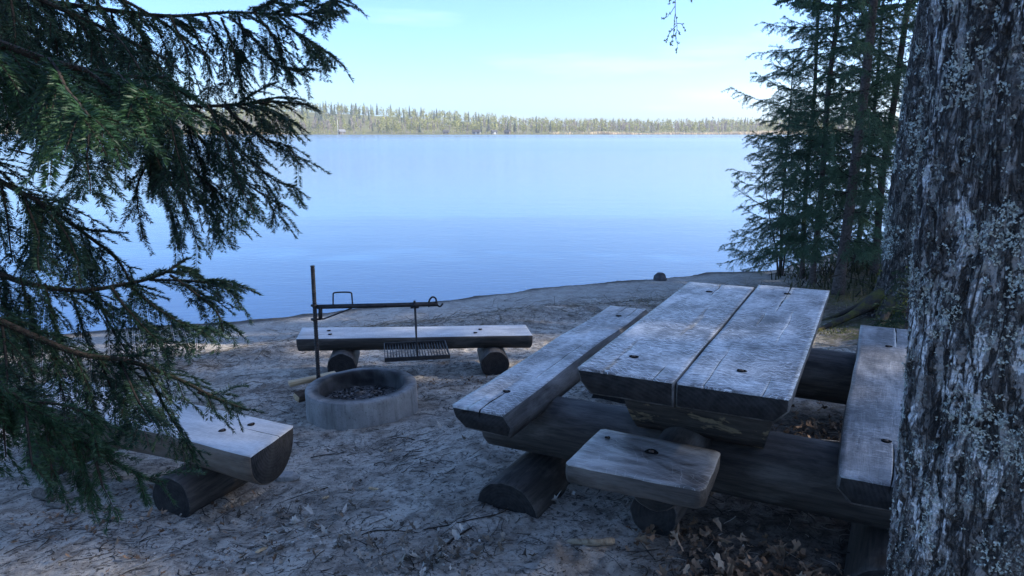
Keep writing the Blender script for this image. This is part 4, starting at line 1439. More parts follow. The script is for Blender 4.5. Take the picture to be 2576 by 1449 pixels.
# ------------------------------------------------------------------ the big spruce on the left
def build_left_spruce():
    e = empty("spruce_tree", (-2.55, 2.0, float(ground_z(-2.55, 2.0))))
    tag(e, "large dark spruce reaching in from the left over the near bench", "tree")
    base = np.array(e.location)
    rg = np.random.default_rng(42)
    tp = np.array([[0, 0, -0.2], [0.0, 0, 0.4], [0.02, 0.01, 2.0], [0.0, 0.03, 5.0], [0.0, 0.0, 9.0], [0, 0, 13.0]])
    v, f = loft(tube(catmull(tp, 40), np.interp(np.linspace(0, 1, 40), [0, 0.04, 1], [0.22, 0.16, 0.02]), 18))
    link("trunk", new_mesh("trunk", v, f, M['spruce_bark'], True), e)
    # axes of boughs: (view px, view py, depth) as read from the photograph
    boughs = [
        dict(pts=[(-420, -60, 2.25), (-100, -30, 2.3), (222, 18, 2.3), (423, 40, 2.35), (578, 31, 2.4), (734, 36, 2.4), (866, 28, 2.45)],
             hang=[[(660, 38), (757, 89), (838, 147)], [(757, 89), (800, 130), (823, 178)], [(636, 29), (694, 111), (738, 215)], [(578, 36), (645, 111), (694, 160), (752, 180)],
                   [(600, 36), (615, 110), (600, 190)], [(556, 45), (590, 130), (614, 231)], [(520, 38), (560, 120), (565, 215)], [(470, 40), (510, 120), (530, 230)],
                   [(430, 40), (470, 130), (480, 240)], [(380, 36), (420, 130), (430, 240)], [(330, 30), (370, 120), (370, 230)], [(280, 25), (300, 120), (310, 210)],
                   [(210, 18), (240, 110), (250, 210)], [(720, 36), (760, 50), (795, 62)], [(690, 36), (745, 8), (800, -8)], [(800, 32), (840, 8), (850, -12)], [(640, 30), (680, 5), (720, -20)]]),
        dict(pts=[(-420, 140, 2.1), (-120, 190, 2.15), (100, 222, 2.2), (378, 262, 2.3), (512, 267, 2.3), (610, 262, 2.35), (690, 256, 2.4), (777, 263, 2.4)],
             hang=[[(600, 262), (650, 228), (695, 204)], [(630, 258), (700, 244), (760, 248)], [(620, 264), (690, 284), (747, 317)], [(560, 268), (655, 345), (715, 368), (750, 415)],
                   [(480, 268), (600, 375), (690, 455), (733, 470)], [(440, 266), (560, 415), (660, 490), (714, 524)], [(400, 264), (470, 410), (560, 500), (590, 568)],
                   [(378, 262), (430, 420), (520, 520), (548, 610)], [(340, 258), (400, 410), (455, 500), (500, 624)], [(320, 255), (385, 420), (420, 500), (445, 624)],
                   [(380, 400), (345, 480), (358, 602)], [(300, 250), (330, 330), (316, 415)], [(520, 268), (560, 340), (600, 450), (640, 535)], [(460, 268), (500, 400), (540, 500)],
                   [(570, 268), (610, 330), (650, 420)], [(420, 266), (440, 360), (480, 470)], [(350, 260), (380, 350), (400, 450)], [(600, 266), (640, 290), (660, 310)],
                   [(660, 300), (672, 312), (683, 322)]]),
        dict(pts=[(-420, 40, 1.8), (-150, 70, 1.85), (40, 110, 1.9), (180, 190, 1.95), (270, 270, 2.0), (310, 330, 2.0)],
             hang=[[(200, 205), (225, 300), (222, 400), (228, 486)], [(150, 170), (175, 300), (190, 420)], [(90, 140), (120, 250), (150, 360)], [(40, 115), (60, 220), (80, 340)],
                   [(-20, 100), (10, 220), (20, 330)], [(240, 240), (280, 320), (300, 370)], [(120, 150), (180, 230), (240, 310)]]),
        dict(pts=[(-420, -120, 1.75), (-200, -90, 1.8), (0, -40, 1.85), (150, 20, 1.9), (300, 90, 2.0), (420, 150, 2.05)],
             hang=[[(100, 0), (140, 100), (150, 190)], [(200, 45), (260, 150), (290, 240)], [(280, 80), (350, 170), (380, 250)], [(20, -30), (40, 80), (50, 190)], [(350, 115), (420, 200), (450, 280)],
                   [(-60, -60), (-40, 60), (-20, 170)]]),
        dict(pts=[(-420, 10, 2.4), (-150, 40, 2.45), (60, 70, 2.5), (220, 110, 2.5), (360, 170, 2.55), (450, 230, 2.55)],
             hang=[[(0, 60), (30, 160), (40, 280)], [(80, 75), (120, 170), (140, 290)], [(150, 90), (190, 190), (210, 300)], [(230, 115), (280, 200), (310, 300)], [(300, 140), (360, 230), (400, 320)], [(-60, 50), (-40, 170), (-30, 290)],
                   [(40, 65), (70, 190), (90, 330)], [(120, 80), (160, 220), (180, 360)]]),
        dict(pts=[(-420, -160, 2.2), (-150, -100, 2.25), (80, -60, 2.3), (260, -20, 2.3), (400, 50, 2.35), (480, 110, 2.35)],
             hang=[[(60, -60), (90, 40), (100, 150)], [(150, -45), (190, 60), (210, 160)], [(230, -25), (280, 70), (310, 170)], [(310, 5), (360, 90), (390, 180)], [(-40, -80), (-20, 30), (0, 150)], [(0, -70), (20, 50), (40, 170)],
                   [(30, -65), (60, 60), (70, 200)], [(110, -50), (140, 70), (150, 220)]]),
        dict(pts=[(-420, 280, 1.9), (-200, 330, 1.95), (0, 455, 2.0), (110, 515, 2.0), (230, 600, 2.05), (300, 660, 2.1), (340, 740, 2.1)],
             hang=[[(195, 575), (250, 580), (318, 586)], [(60, 490), (90, 590), (100, 680)], [(130, 530), (160, 620), (170, 700)], [(0, 455), (20, 560), (30, 660)], [(-60, 420), (-40, 540), (-30, 640)],
                   [(200, 580), (220, 660), (230, 740)], [(60, 490), (120, 500), (165, 505)], [(90, 505), (150, 570), (200, 660)]]),
        dict(pts=[(-420, 480, 1.75), (-200, 560, 1.8), (0, 690, 1.9), (180, 730, 1.95), (330, 712, 2.0), (410, 688, 2.02), (468, 651, 2.05)],
             hang=[[(380, 700), (500, 708), (560, 722), (600, 750)], [(480, 707), (550, 706), (590, 715)], [(430, 690), (500, 745), (550, 790), (562, 838)], [(330, 712), (400, 780), (470, 820), (520, 825)],
                   [(280, 718), (340, 800), (400, 860)], [(230, 724), (280, 820), (330, 900)], [(180, 730), (210, 830), (240, 920)], [(120, 715), (140, 820), (170, 910)],
                   [(60, 700), (80, 800), (90, 900)], [(0, 690), (20, 800), (30, 900)], [(-60, 660), (-40, 780), (-30, 880)], [(440, 668), (470, 672), (495, 678)]]),
        dict(pts=[(-420, 660, 1.55), (-150, 740, 1.65), (50, 830, 1.75), (200, 890, 1.8), (330, 910, 1.85), (450, 955, 1.9), (540, 1000, 1.92), (622, 1032, 1.95)],
             hang=[[(360, 925), (410, 1010), (450, 1080), (487, 1150)], [(300, 905), (340, 990), (380, 1060)], [(250, 900), (290, 1000), (330, 1080)],
                   [(190, 885), (220, 990), (250, 1080)], [(130, 865), (150, 970), (180, 1070)], [(60, 835), (80, 950), (100, 1060)], [(0, 810), (10, 930), (20, 1040)],
                   [(500, 985), (560, 1010), (600, 1020)]]),
        dict(pts=[(-420, 780, 1.35), (-150, 890, 1.4), (40, 1000, 1.5), (160, 1080, 1.55), (280, 1160, 1.6), (392, 1214, 1.65)], fresh=True,
             hang=[[(60, 1015), (75, 1100), (85, 1180)], [(110, 1050), (125, 1140), (130, 1215)], [(170, 1090), (200, 1170), (216, 1246)], [(230, 1130), (250, 1190), (262, 1230)], [(0, 980), (10, 1080), (15, 1150)],
                   [(120, 1055), (200, 1080), (260, 1120)], [(60, 1010), (150, 1020), (240, 1060)], [(-60, 940), (-50, 1040), (-40, 1120)]]),
        dict(pts=[(-420, -20, 1.1), (-200, 40, 1.15), (0, 110, 1.2), (150, 160, 1.22), (300, 190, 1.25), (424, 194, 1.28)], fresh=True,
             hang=[[(200, 175), (280, 240), (340, 290), (372, 335)], [(120, 150), (180, 240), (230, 300)], [(40, 120), (80, 220), (110, 300)], [(280, 187), (340, 220), (385, 250)], [(-40, 90), (-20, 200), (0, 300)]]),
    ]
    for bi, b in enumerate(boughs):
        sp = Spray()
        W = np.array([at_d(*p) for p in b['pts']])
        dep = np.array([p[2] for p in b['pts']])
        start = np.array([base[0] + 0.1, base[1], W[0][2] + 0.15])
        ax = catmull(np.vstack([start, W]), 46)
        sp.twig(ax, 0.011, 0.0024, 6, True, 8)
        clothe(sp, ax[8:], rg, 0.032, 0.32, 0.05, 5.5, True, 0.05, 0.09, K=8, r=0.0016)
        pix = np.array([p[:2] for p in b['pts']], float)
        for h in b['hang']:
            d0 = float(np.interp(h[0][0], pix[:, 0], dep)) + rg.normal(0, 0.03)
            drift = rg.uniform(-0.30, 0.22)
            hp = np.array([at_d(px, py, d0 + drift * k / max(1, len(h) - 1)) for k, (px, py) in enumerate(h)])
            c = catmull(hp, max(8, int(np.linalg.norm(np.diff(hp, axis=0), axis=1).sum() / 0.025)))
            c += 0.006 * np.stack([noise3(c * 9, 3), noise3(c * 9 + 5, 4), noise3(c * 9 + 8, 5)], -1)
            sp.twig(c, 0.0042, 0.0016, 4)
            ln = np.linalg.norm(np.diff(c, axis=0), axis=1).sum()
            clothe(sp, c, rg, 0.030, min(0.20, 0.5 * ln), 0.08, 7.0, True, 0.065, 0.085, 1.0, 0.05, 0.0012, side=(0.3, 0.6))
        # filler laterals close to the trunk, where the crown is densest
        fr = b.get('fresh', False)
        o = link("bough", sp.wood_mesh("bough", M['twig']), e)
        A, B = np.concatenate(sp.A), np.concatenate(sp.B)
        vis = A[:, 0] > -0.82 * A[:, 1] - 0.25          # needles only where the crown comes into view
        T = needle_tris(A[vis], B[vis], 1550, 0.0175, 0.0025, rg, 0.10, 0.62, True)
        o.parent = e
        o.matrix_parent_inverse = Matrix.Translation(-Vector(e.location))
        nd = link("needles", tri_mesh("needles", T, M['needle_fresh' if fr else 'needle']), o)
        tag(nd, kind="stuff")
        NEEDLES.append(len(T))
    # bare dead twigs
    for pix, d in (([(20, 375), (100, 395), (180, 420), (275, 455)], 2.0), ([(60, 428), (120, 436), (175, 442)], 2.1), ([(120, 512), (150, 505), (188, 500)], 2.05)):
        c = catmull(np.array([at_d(px, py, d) for px, py in pix]), 14)
        o = link("dead_twig", tubes_mesh("dead_twig", [(c, np.linspace(0.003, 0.001, 14), 5)], M['twig']), e)
        o.matrix_parent_inverse = Matrix.Translation(-Vector(e.location))
NEEDLES = []
build_left_spruce()

# ------------------------------------------------------------------ spruces on the shore, to the right
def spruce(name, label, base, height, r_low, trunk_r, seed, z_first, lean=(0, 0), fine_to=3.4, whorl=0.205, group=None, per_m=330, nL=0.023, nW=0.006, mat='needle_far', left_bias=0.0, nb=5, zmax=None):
    rg = np.random.default_rng(seed)
    e = empty(name, tuple(base))
    tag(e, label, "tree", group)
    n = 40
    zz = np.linspace(-0.15, height, n)
    path = np.stack([lean[0] * zz / 3 + 0.03 * noise3(xyz(zz * 0.8, 1.0 + seed), 2), lean[1] * zz / 3 + 0.03 * noise3(xyz(zz * 0.8, 5.0 + seed), 3), zz], -1)
    rad = trunk_r * (1 - np.clip(zz, 0, None) / height) ** 0.8 + 0.004
    rad[0:2] *= 1.25
    v, f = loft(tube(path, rad, 12))
    link("trunk", new_mesh("trunk", v, f, M['spruce_bark'], True), e)
    sp, spc = Spray(), Spray()
    z = z_first * 0.35
    while z < height - 0.15:
        p0 = np.array([np.interp(z, zz, path[:, k]) for k in range(3)])
        u = z / height
        L = r_low * (1 - u) ** 0.75
        dead = z < z_first
        k = nb if not dead else 3
        a0 = rg.uniform(0, 6.28)
        fine = z < fine_to
        az = a0 + np.arange(k) * 6.283 / k + rg.normal(0, 0.25, k)
        Lb = L * rg.uniform(0.6, 1.12, k) * (1 + left_bias * np.maximum(0, -np.cos(az))) * (0.4 if dead else 1.0)
        D = np.stack([np.cos(az), np.sin(az), 0.16 + 0.35 * u + rg.normal(0, 0.16, k)], -1)
        br = grow(np.repeat(p0[None], k, 0), D, Lb, 12, rg, rg.uniform(0.6, 1.5, k) / np.maximum(Lb, 0.4), 0.14, 2.2 / np.maximum(Lb, 0.5))
        S = sp if fine else spc
        S.twig(br, 0.007 if fine else 0.02, 0.002, 4, not dead, 3)
        if not dead:
            for q in range(k):
                if fine:
                    clothe(sp, br[q], rg, 0.056, 0.40 * min(1, Lb[q]), 0.10, 5.0, True, 0.05, 0.11, 0.75, 0.08, 0.0018)
                else:
                    clothe(spc, br[q], rg, 0.16, 0.40 * min(1, Lb[q]), 0.12, 1.6, False, start=0.12, r=0.004, K=4)
        z += whorl * rg.uniform(0.65, 1.35) * (1.0 if fine else 1.7)
    T = []
    if sp.A: T.append(needle_tris(np.concatenate(sp.A), np.concatenate(sp.B), per_m, nL, nW, rg, 0.3))
    if spc.A: T.append(needle_tris(np.concatenate(spc.A), np.concatenate(spc.B), 100, 0.09, 0.034, rg, 0.2))
    T = np.concatenate(T)
    NEEDLES.append(len(T))
    c = link("crown", tri_mesh("crown", T, M[mat]), e)
    link("branches", SprayWood("branches", sp, spc), c)
    return e

def SprayWood(name, *sprays):
    s = Spray()
    for q in sprays: s.batches += q.batches
    return s.wood_mesh(name, M['twig'])

def on_bank(px, py):
    q = on_ground(px, py)
    return (q[0], q[1], float(ground_z(q[0], q[1])) - 0.02)

spruce("spruce_tree", "tallest shore spruce, with the thick dark trunk nearest the picnic table", on_bank(2110, 738), 9.5, 1.5, 0.058, 101, 0.7, (0.05, 0), left_bias=0.10)
spruce("spruce_tree", "slim shore spruce just left of the thick-trunked one", on_bank(2042, 716), 7.5, 1.15, 0.036, 102, 0.5, (0.03, 0), left_bias=0.12)
spruce("spruce_tree", "thin-trunked shore spruce between the slim one and the young one", on_bank(2012, 702), 6.5, 1.1, 0.03, 103, 0.45, (-0.02, 0), left_bias=0.15)
spruce("spruce_tree", "young shore spruce closest to the water, its branches reaching down to the bank", on_bank(1958, 692), 3.2, 1.0, 0.022, 104, 0.12, (-0.02, 0), left_bias=0.12, whorl=0.17)
spruce("spruce_tree", "shore spruce standing between the thick-trunked one and the mossy-footed birch", on_bank(2196, 690), 8.5, 1.2, 0.042, 106, 0.75, (0.08, 0.05))
spruce("spruce_tree", "low spruce farthest along the bank behind the other shore spruces", on_bank(2160, 660), 4.5, 0.9, 0.035, 108, 0.35, (0, 0))
spruce("spruce_sapling", "small green spruce sapling at the foot of the mossy-footed birch", (3.32, 6.05, float(ground_z(3.32, 6.05)) - 0.02), 0.85, 0.36, 0.012, 109, 0.12, (0.02, 0), fine_to=2, whorl=0.10, per_m=800, nL=0.016, nW=0.003, mat='needle_fresh')

# ------------------------------------------------------------------ birches
def mat_birch(name, b0, b1, w0, w1, plates=0.0):
    t = NT(name)
    p = t.coord("Object")
    warp = t.coord("Object", (1, 1, 0.21))
    f1 = t.noise(warp, 20, 5, 0.62, 0.7)
    f2 = t.noise(t.coord("Object", (1, 1, 0.30)), 44, 4, 0.6, 0.5)
    pl = t.noise(t.coord("Object", (1, 1, 0.30)), 15, 8, 0.72, 0.4)
    len_ = t.noise(t.coord("Object", (1, 1, 6)), 26, 4, 0.6)
    n2 = t.noise(p, 120, 4, 0.7)
    n4 = t.noise(p, 190, 3, 0.6)
    fis1 = t.rng(t.math('ABSOLUTE', t.math('SUBTRACT', f1, 0.5)), 0.045, 0.008)
    fis2 = t.rng(t.math('ABSOLUTE', t.math('SUBTRACT', f2, 0.5)), 0.030, 0.004)
    fis = t.math('MAXIMUM', fis1, t.math('MULTIPLY', fis2, 0.75))
    plate = t.math('MULTIPLY', t.rng(pl, 0.545 - plates, 0.575 - plates), t.math('SUBTRACT', 1.0, fis1))
    bark = t.mix(t.rng(f2, 0.38, 0.62), b0, b1)
    bark = t.mix(t.rng(n2, 0.36, 0.48, 0.7, 0.0), bark, (0.02, 0.018, 0.017))
    white = t.mix(t.rng(len_, 0.40, 0.56), w0, w1)
    white = t.mix(t.rng(n2, 0.30, 0.40, 0.6, 0), white, (0.12, 0.11, 0.10))
    c = t.mix(plate, bark, white)
    li = t.math('MULTIPLY', t.rng(n4, 0.50, 0.56), t.rng(t.noise(p, 11, 4, 0.65), 0.47, 0.56))
    c = t.mix(t.math('MULTIPLY', li, 0.75), c, (0.40, 0.43, 0.39))
    c = t.mix(t.math('MULTIPLY', fis, 0.88), c, (0.010, 0.009, 0.0085))
    h = t.math('ADD', t.math('MULTIPLY', n2, 0.35), t.math('ADD', t.math('MULTIPLY', plate, 0.35), t.math('MULTIPLY', fis, -1.3)))
    h = t.math('ADD', h, t.math('MULTIPLY', li, 0.3))
    t.bump(h, 1.0, 0.008)
    return t.done(c, 0.85, 0.25)
M['birch'] = mat_birch("birch_bark", (0.06, 0.054, 0.05), (0.30, 0.28, 0.262), (0.46, 0.448, 0.435), (0.80, 0.785, 0.765), 0.028)
M['birch_brown'] = mat_birch("old_birch_bark", (0.05, 0.042, 0.036), (0.20, 0.175, 0.15), (0.36, 0.34, 0.32), (0.62, 0.60, 0.57), -0.035)
M['lichen'] = mat_needles("grey_green_lichen", (0.24, 0.26, 0.22), (0.62, 0.65, 0.58), 0.1, 0.9)
M['birch_peel'] = mat_plain("peeling_birch_bark", (0.42, 0.40, 0.38), 0.7)

def birch_trunk(name, axis_fn, rad_fn, zs, sides, seed, amp=1.0, mat='birch'):
    """a trunk whose bark relief is in the mesh"""
    th = np.linspace(0, 2 * np.pi, sides, endpoint=False)
    zz = np.asarray(zs)
    C = np.array([axis_fn(z) for z in zz])
    r = np.array([rad_fn(z) for z in zz])
    dirs = np.stack([np.cos(th), np.sin(th)], -1)
    R0 = r.mean()
    q = np.stack([np.broadcast_to(dirs[None, :, 0] * R0, (len(zz), sides)), np.broadcast_to(dirs[None, :, 1] * R0, (len(zz), sides)), np.broadcast_to(zz[:, None], (len(zz), sides))], -1)
    warp = q + 0.012 * np.stack([fbm(q * 16, 2, seed + 20), fbm(q * 16, 2, seed + 21), fbm(q * 12, 2, seed + 22)], -1)
    # bark plates: stretched cells round the trunk with cracks along their borders
    def cells(cu, cv, sd):
        uu = (np.broadcast_to(th[None, :] * R0, q.shape[:2]) + 0.010 * fbm(q * [30, 30, 14], 3, sd + 1)) / cu
        vv = (q[..., 2] + 0.020 * fbm(q * [26, 26, 9], 3, sd + 2)) / cv
        iu, iv = np.floor(uu).astype(np.int64), np.floor(vv).astype(np.int64)
        d1 = np.full(uu.shape, 9.0); d2 = d1.copy(); rid_ = np.zeros(uu.shape)
        for a_ in (-1, 0, 1):
            for b_ in (-1, 0, 1):
                cu_, cv_ = iu + a_, iv + b_
                px_ = cu_ + _hash(cu_ & 0xffffffff, cv_ & 0xffffffff, cu_ * 0, sd)
                py_ = cv_ + _hash(cu_ & 0xffffffff, cv_ & 0xffffffff, cu_ * 0 + 1, sd)
                dd = np.hypot(uu - px_, vv - py_)
                rr_ = _hash(cu_ & 0xffffffff, cv_ & 0xffffffff, cu_ * 0 + 2, sd)
                near = dd < d1
                d2 = np.where(near, d1, np.minimum(d2, dd))
                rid_ = np.where(near, rr_, rid_)
                d1 = np.where(near, dd, d1)
        return d2 - d1, rid_
    e2, k2 = cells(0.009, 0.024, seed * 7 + 5)
    fine = fbm(warp * [85, 85, 55], 3, seed + 5)
    big = fbm(q * [5, 5, 1.6], 2, seed + 9)
    fur = np.abs(fbm(warp * [19, 19, 3.8], 4, seed + 2))
    fiss = np.maximum(1 - sstep(0.02, 0.10, fur), 0.7 * (1 - sstep(0.03, 0.2, e2 + 0.12 * fine)) * (k2 < 0.75))
    plate = sstep(0.05, 0.085, fbm(warp * [21, 21, 6.2], 4, seed + 13) + 0.16 * fine) * (1 - 0.9 * fiss)
    disp = amp * (-0.009 * (1 - sstep(0.0, 0.18, fur)) + 0.005 * fine + 0.006 * (k2 - 0.5) * (1 - plate) + 0.0025 * plate + 0.007 * big)
    rr = r[:, None] + disp
    V = np.stack([C[:, 0:1] + rr * dirs[None, :, 0], C[:, 1:2] + rr * dirs[None, :, 1], np.broadcast_to(C[:, 2:3], rr.shape)], -1)
    me = new_mesh(name, V.reshape(-1, 3), grid_faces(len(zz), sides, True), M[mat], True,
                  attrs={"plate": (plate * 0.9).ravel(), "fissure": np.clip(fiss * 0.95 + 0.2 * sstep(-0.1, -0.5, fine), 0, 1).ravel()})
    return me, V, fiss, plate

def lichen_on(V, rg, n, size, mask, face=None):
    """small lobed lichen flakes standing off the bark"""
    nr, ns, _ = V.shape
    i = rg.integers(2, nr - 2, n * 3); j = rg.integers(0, ns, n * 3)
    keep = rg.random(n * 3) < mask[i, j]
    i, j = i[keep][:n], j[keep][:n]
    p = V[i, j]
    du = V[i, (j + 1) % ns] - V[i, j - 1]; dv = V[i + 1, j] - V[i - 1, j]
    nn = np.cross(du, dv); nn /= np.linalg.norm(nn, axis=1)[:, None] + 1e-9
    if face is not None:
        k = face(p, nn); p, nn, du, dv = p[k], nn[k], du[k], dv[k]
    m = len(p)
    T = []
    for q in range(4):
        a = rg.normal(size=(m, 3)); a -= nn * np.sum(a * nn, 1)[:, None]; a /= np.linalg.norm(a, axis=1)[:, None]
        b = np.cross(nn, a)
        s = size * rg.uniform(0.5, 1.4, (m, 1))
        c0 = p + rg.normal(0, size * 0.5, (m, 3)) + nn * 0.001
        T.append(np.stack([c0 - b * s * 0.5, c0 + b * s * 0.5, c0 + a * s + nn * s * rg.uniform(0.1, 0.8, (m, 1))], 1))
    return np.concatenate(T)

def build_near_birch():
    e = empty("birch_tree", (0.93, 1.27, float(ground_z(0.93, 1.27))))
    tag(e, "massive lichen-crusted birch trunk standing close at the right edge", "tree")
    axis = lambda z: np.array([0.997 - 0.055 * z + 0.002 * z * z, 1.27 + 0.01 * z, z])
    radf = lambda z: 0.212 - 0.012 * z + 0.16 * math.exp(-max(z, -0.3) / 0.18)
    zs = np.concatenate([np.linspace(-0.2, 0.55, 30), np.linspace(0.56, 2.15, 520), np.linspace(2.2, 9.0, 60)])
    me, V, fiss, plate = birch_trunk("trunk", axis, radf, zs, 250, 7)
    # origin of the mesh stays at the world origin; the empty carries only the thing
    o = link("trunk", me, e); o.matrix_parent_inverse = Matrix.Translation(-Vector(e.location))
    rg = np.random.default_rng(8)
    zrow = np.broadcast_to(V[..., 2], fiss.shape)
    cl = (0.08 + 0.92 * sstep(0.05, 0.28, fbm(V * [15, 15, 9], 4, 91))) * sstep(1.10, 0.80, V[..., 0]) * (1 - 0.8 * fiss)
    mask = np.clip(cl * (1 - 0.7 * plate), 0, 1) * ((zrow > 0.5) & (zrow < 2.2))
    T = lichen_on(V, rg, 20000, 0.0038, mask, lambda p, n: (n[:, 0] < 0.5) & (n[:, 1] < 0.95))
    l = link("lichen", tri_mesh("lichen", T, M['lichen']), e); l.matrix_parent_inverse = Matrix.Translation(-Vector(e.location))
    tag(l, kind="stuff")
    # curling strips of white bark
    for k in range(0):
        a = rg.uniform(2.6, 4.9); z = rg.uniform(0.75, 2.0)
        h, w = rg.uniform(0.025, 0.07), rg.uniform(0.008, 0.018)
        c = axis(z); r = radf(z) + 0.008
        nu, nv = 5, 7
        pts = []
        for i in range(nv):
            for j in range(nu):
                aa = a + (j / (nu - 1) - 0.5) * w / r * (1 - 0.5 * abs(i / (nv - 1) - 0.5))
                rr = r + 0.004 + 0.012 * ((j / (nu - 1) - 0.3) ** 2) * rg.uniform(0.8, 1.2) + 0.006 * noise3(np.array([i * 0.9, j * 0.8, k * 3.0]), 4)
                pts.append([c[0] + rr * math.cos(aa), c[1] + rr * math.sin(aa), z + (i / (nv - 1) - 0.5) * h + 0.004 * rg.normal()])
        pts = np.array(pts)
        inner = pts - np.array([math.cos(a), math.sin(a), 0]) * 0.0015
        f = [tuple(int(x) for x in q) for q in grid_faces(nv, nu)]
        f2 = [tuple(x + len(pts) for x in q[::-1]) for q in f]
        s = link("peeling_bark", new_mesh("peeling_bark", np.vstack([pts, inner]), f + f2, M['birch_peel'], True), e)
        s.matrix_parent_inverse = Matrix.Translation(-Vector(e.location))
    # a limb high above the picture, and the budding twigs that hang from it into view
    lim = catmull(np.array([[0.80, 1.3, 3.1], [0.85, 2.0, 3.6], [0.9, 2.8, 3.45], [0.75, 3.3, 3.2], [0.70, 3.45, 2.9]]), 30)
    b = link("limb", tubes_mesh("limb", [(lim, np.linspace(0.05, 0.006, 30), 8)], M['twig']), e); b.matrix_parent_inverse = Matrix.Translation(-Vector(e.location))
    d = 3.2
    P = lambda px, py: at_d(px, py, d)
    def crop(x, y): return ((2500 + x * 300 / 1976) * 0.6448, (y * 220 / 1449) * 0.6448)
    lines = [[(880, -420), (885, 0), (885, 150), (890, 340), (925, 600), (930, 760), (905, 920), (940, 1100), (930, 1240), (912, 1340)],
             [(885, 150), (830, 230), (770, 330), (720, 370), (680, 430), (560, 475)], [(890, 340), (865, 480), (855, 700), (840, 900), (815, 1010), (770, 1090), (765, 1160)],
             [(925, 600), (1040, 615), (1110, 720), (1150, 790)], [(920, 650), (860, 710), (790, 780), (740, 800)], [(790, 780), (710, 900), (690, 980), (640, 1040), (590, 1040)],
             [(930, 760), (985, 820), (1000, 890)], [(910, 830), (860, 910), (830, 930)], [(760, -300), (745, 0), (735, 100)], [(1420, -420), (1340, -60), (1300, 60)], [(905, 930), (885, 1050)], [(640, 1040), (650, 1085)]]
    items, buds = [], []
    rg = np.random.default_rng(77)
    for ln in lines:
        c = catmull(np.array([P(*crop(x, y)) for x, y in ln]), 6 * len(ln))
        items.append((c, np.linspace(0.0016, 0.0007, len(c)), 5))
    spots = [(550, 473), (600, 470), (650, 425), (665, 368), (750, 350), (870, 540), (875, 620), (935, 460), (1085, 608), (1110, 715), (1145, 785), (790, 750), (740, 800), (695, 925), (610, 1040), (655, 1065),
             (680, 1010), (855, 775), (825, 915), (800, 955), (885, 920), (990, 830), (1000, 880), (975, 1120), (935, 1085), (930, 1245), (912, 1295), (915, 1340), (760, 1110), (750, 1150), (785, 1160), (810, 1050),
             (735, 95), (745, 10), (830, 60), (870, 60), (1300, 30), (1290, -10)]
    T = []
    for s in spots:
        p = P(*crop(*s))
        for q in range(9):
            a = rg.normal(size=3); a /= np.linalg.norm(a)
            w = np.cross(a, rg.normal(size=3)); w /= np.linalg.norm(w)
            ctr = p + rg.normal(0, 0.0012, 3)
            T.append([ctr - w * 0.0026, ctr + w * 0.0026, ctr + a * 0.0075])
    tw = link("hanging_twig", tubes_mesh("hanging_twig", items, M['twig']), e); tw.matrix_parent_inverse = Matrix.Translation(-Vector(e.location))
    bud = foliage_mat("birch_buds", (0.06, 0.085, 0.02), (0.13, 0.15, 0.045))
    tag(link("buds", tri_mesh("buds", np.array(T), bud), tw), kind="stuff")
build_near_birch()

def mat_mossy():
    t = NT("mossy_root_bark")
    n = t.noise(t.pos(), 9, 5, 0.7); n2 = t.noise(t.pos(), 60, 3, 0.7)
    c = t.mix(t.rng(n, 0.45, 0.62), (0.06, 0.05, 0.042), t.mix(n2, (0.06, 0.06, 0.018), (0.15, 0.13, 0.04)))
    t.bump(n2, 1.0, 0.012)
    return t.done(c, 0.95, 0.1)
M['mossy_root'] = mat_mossy()

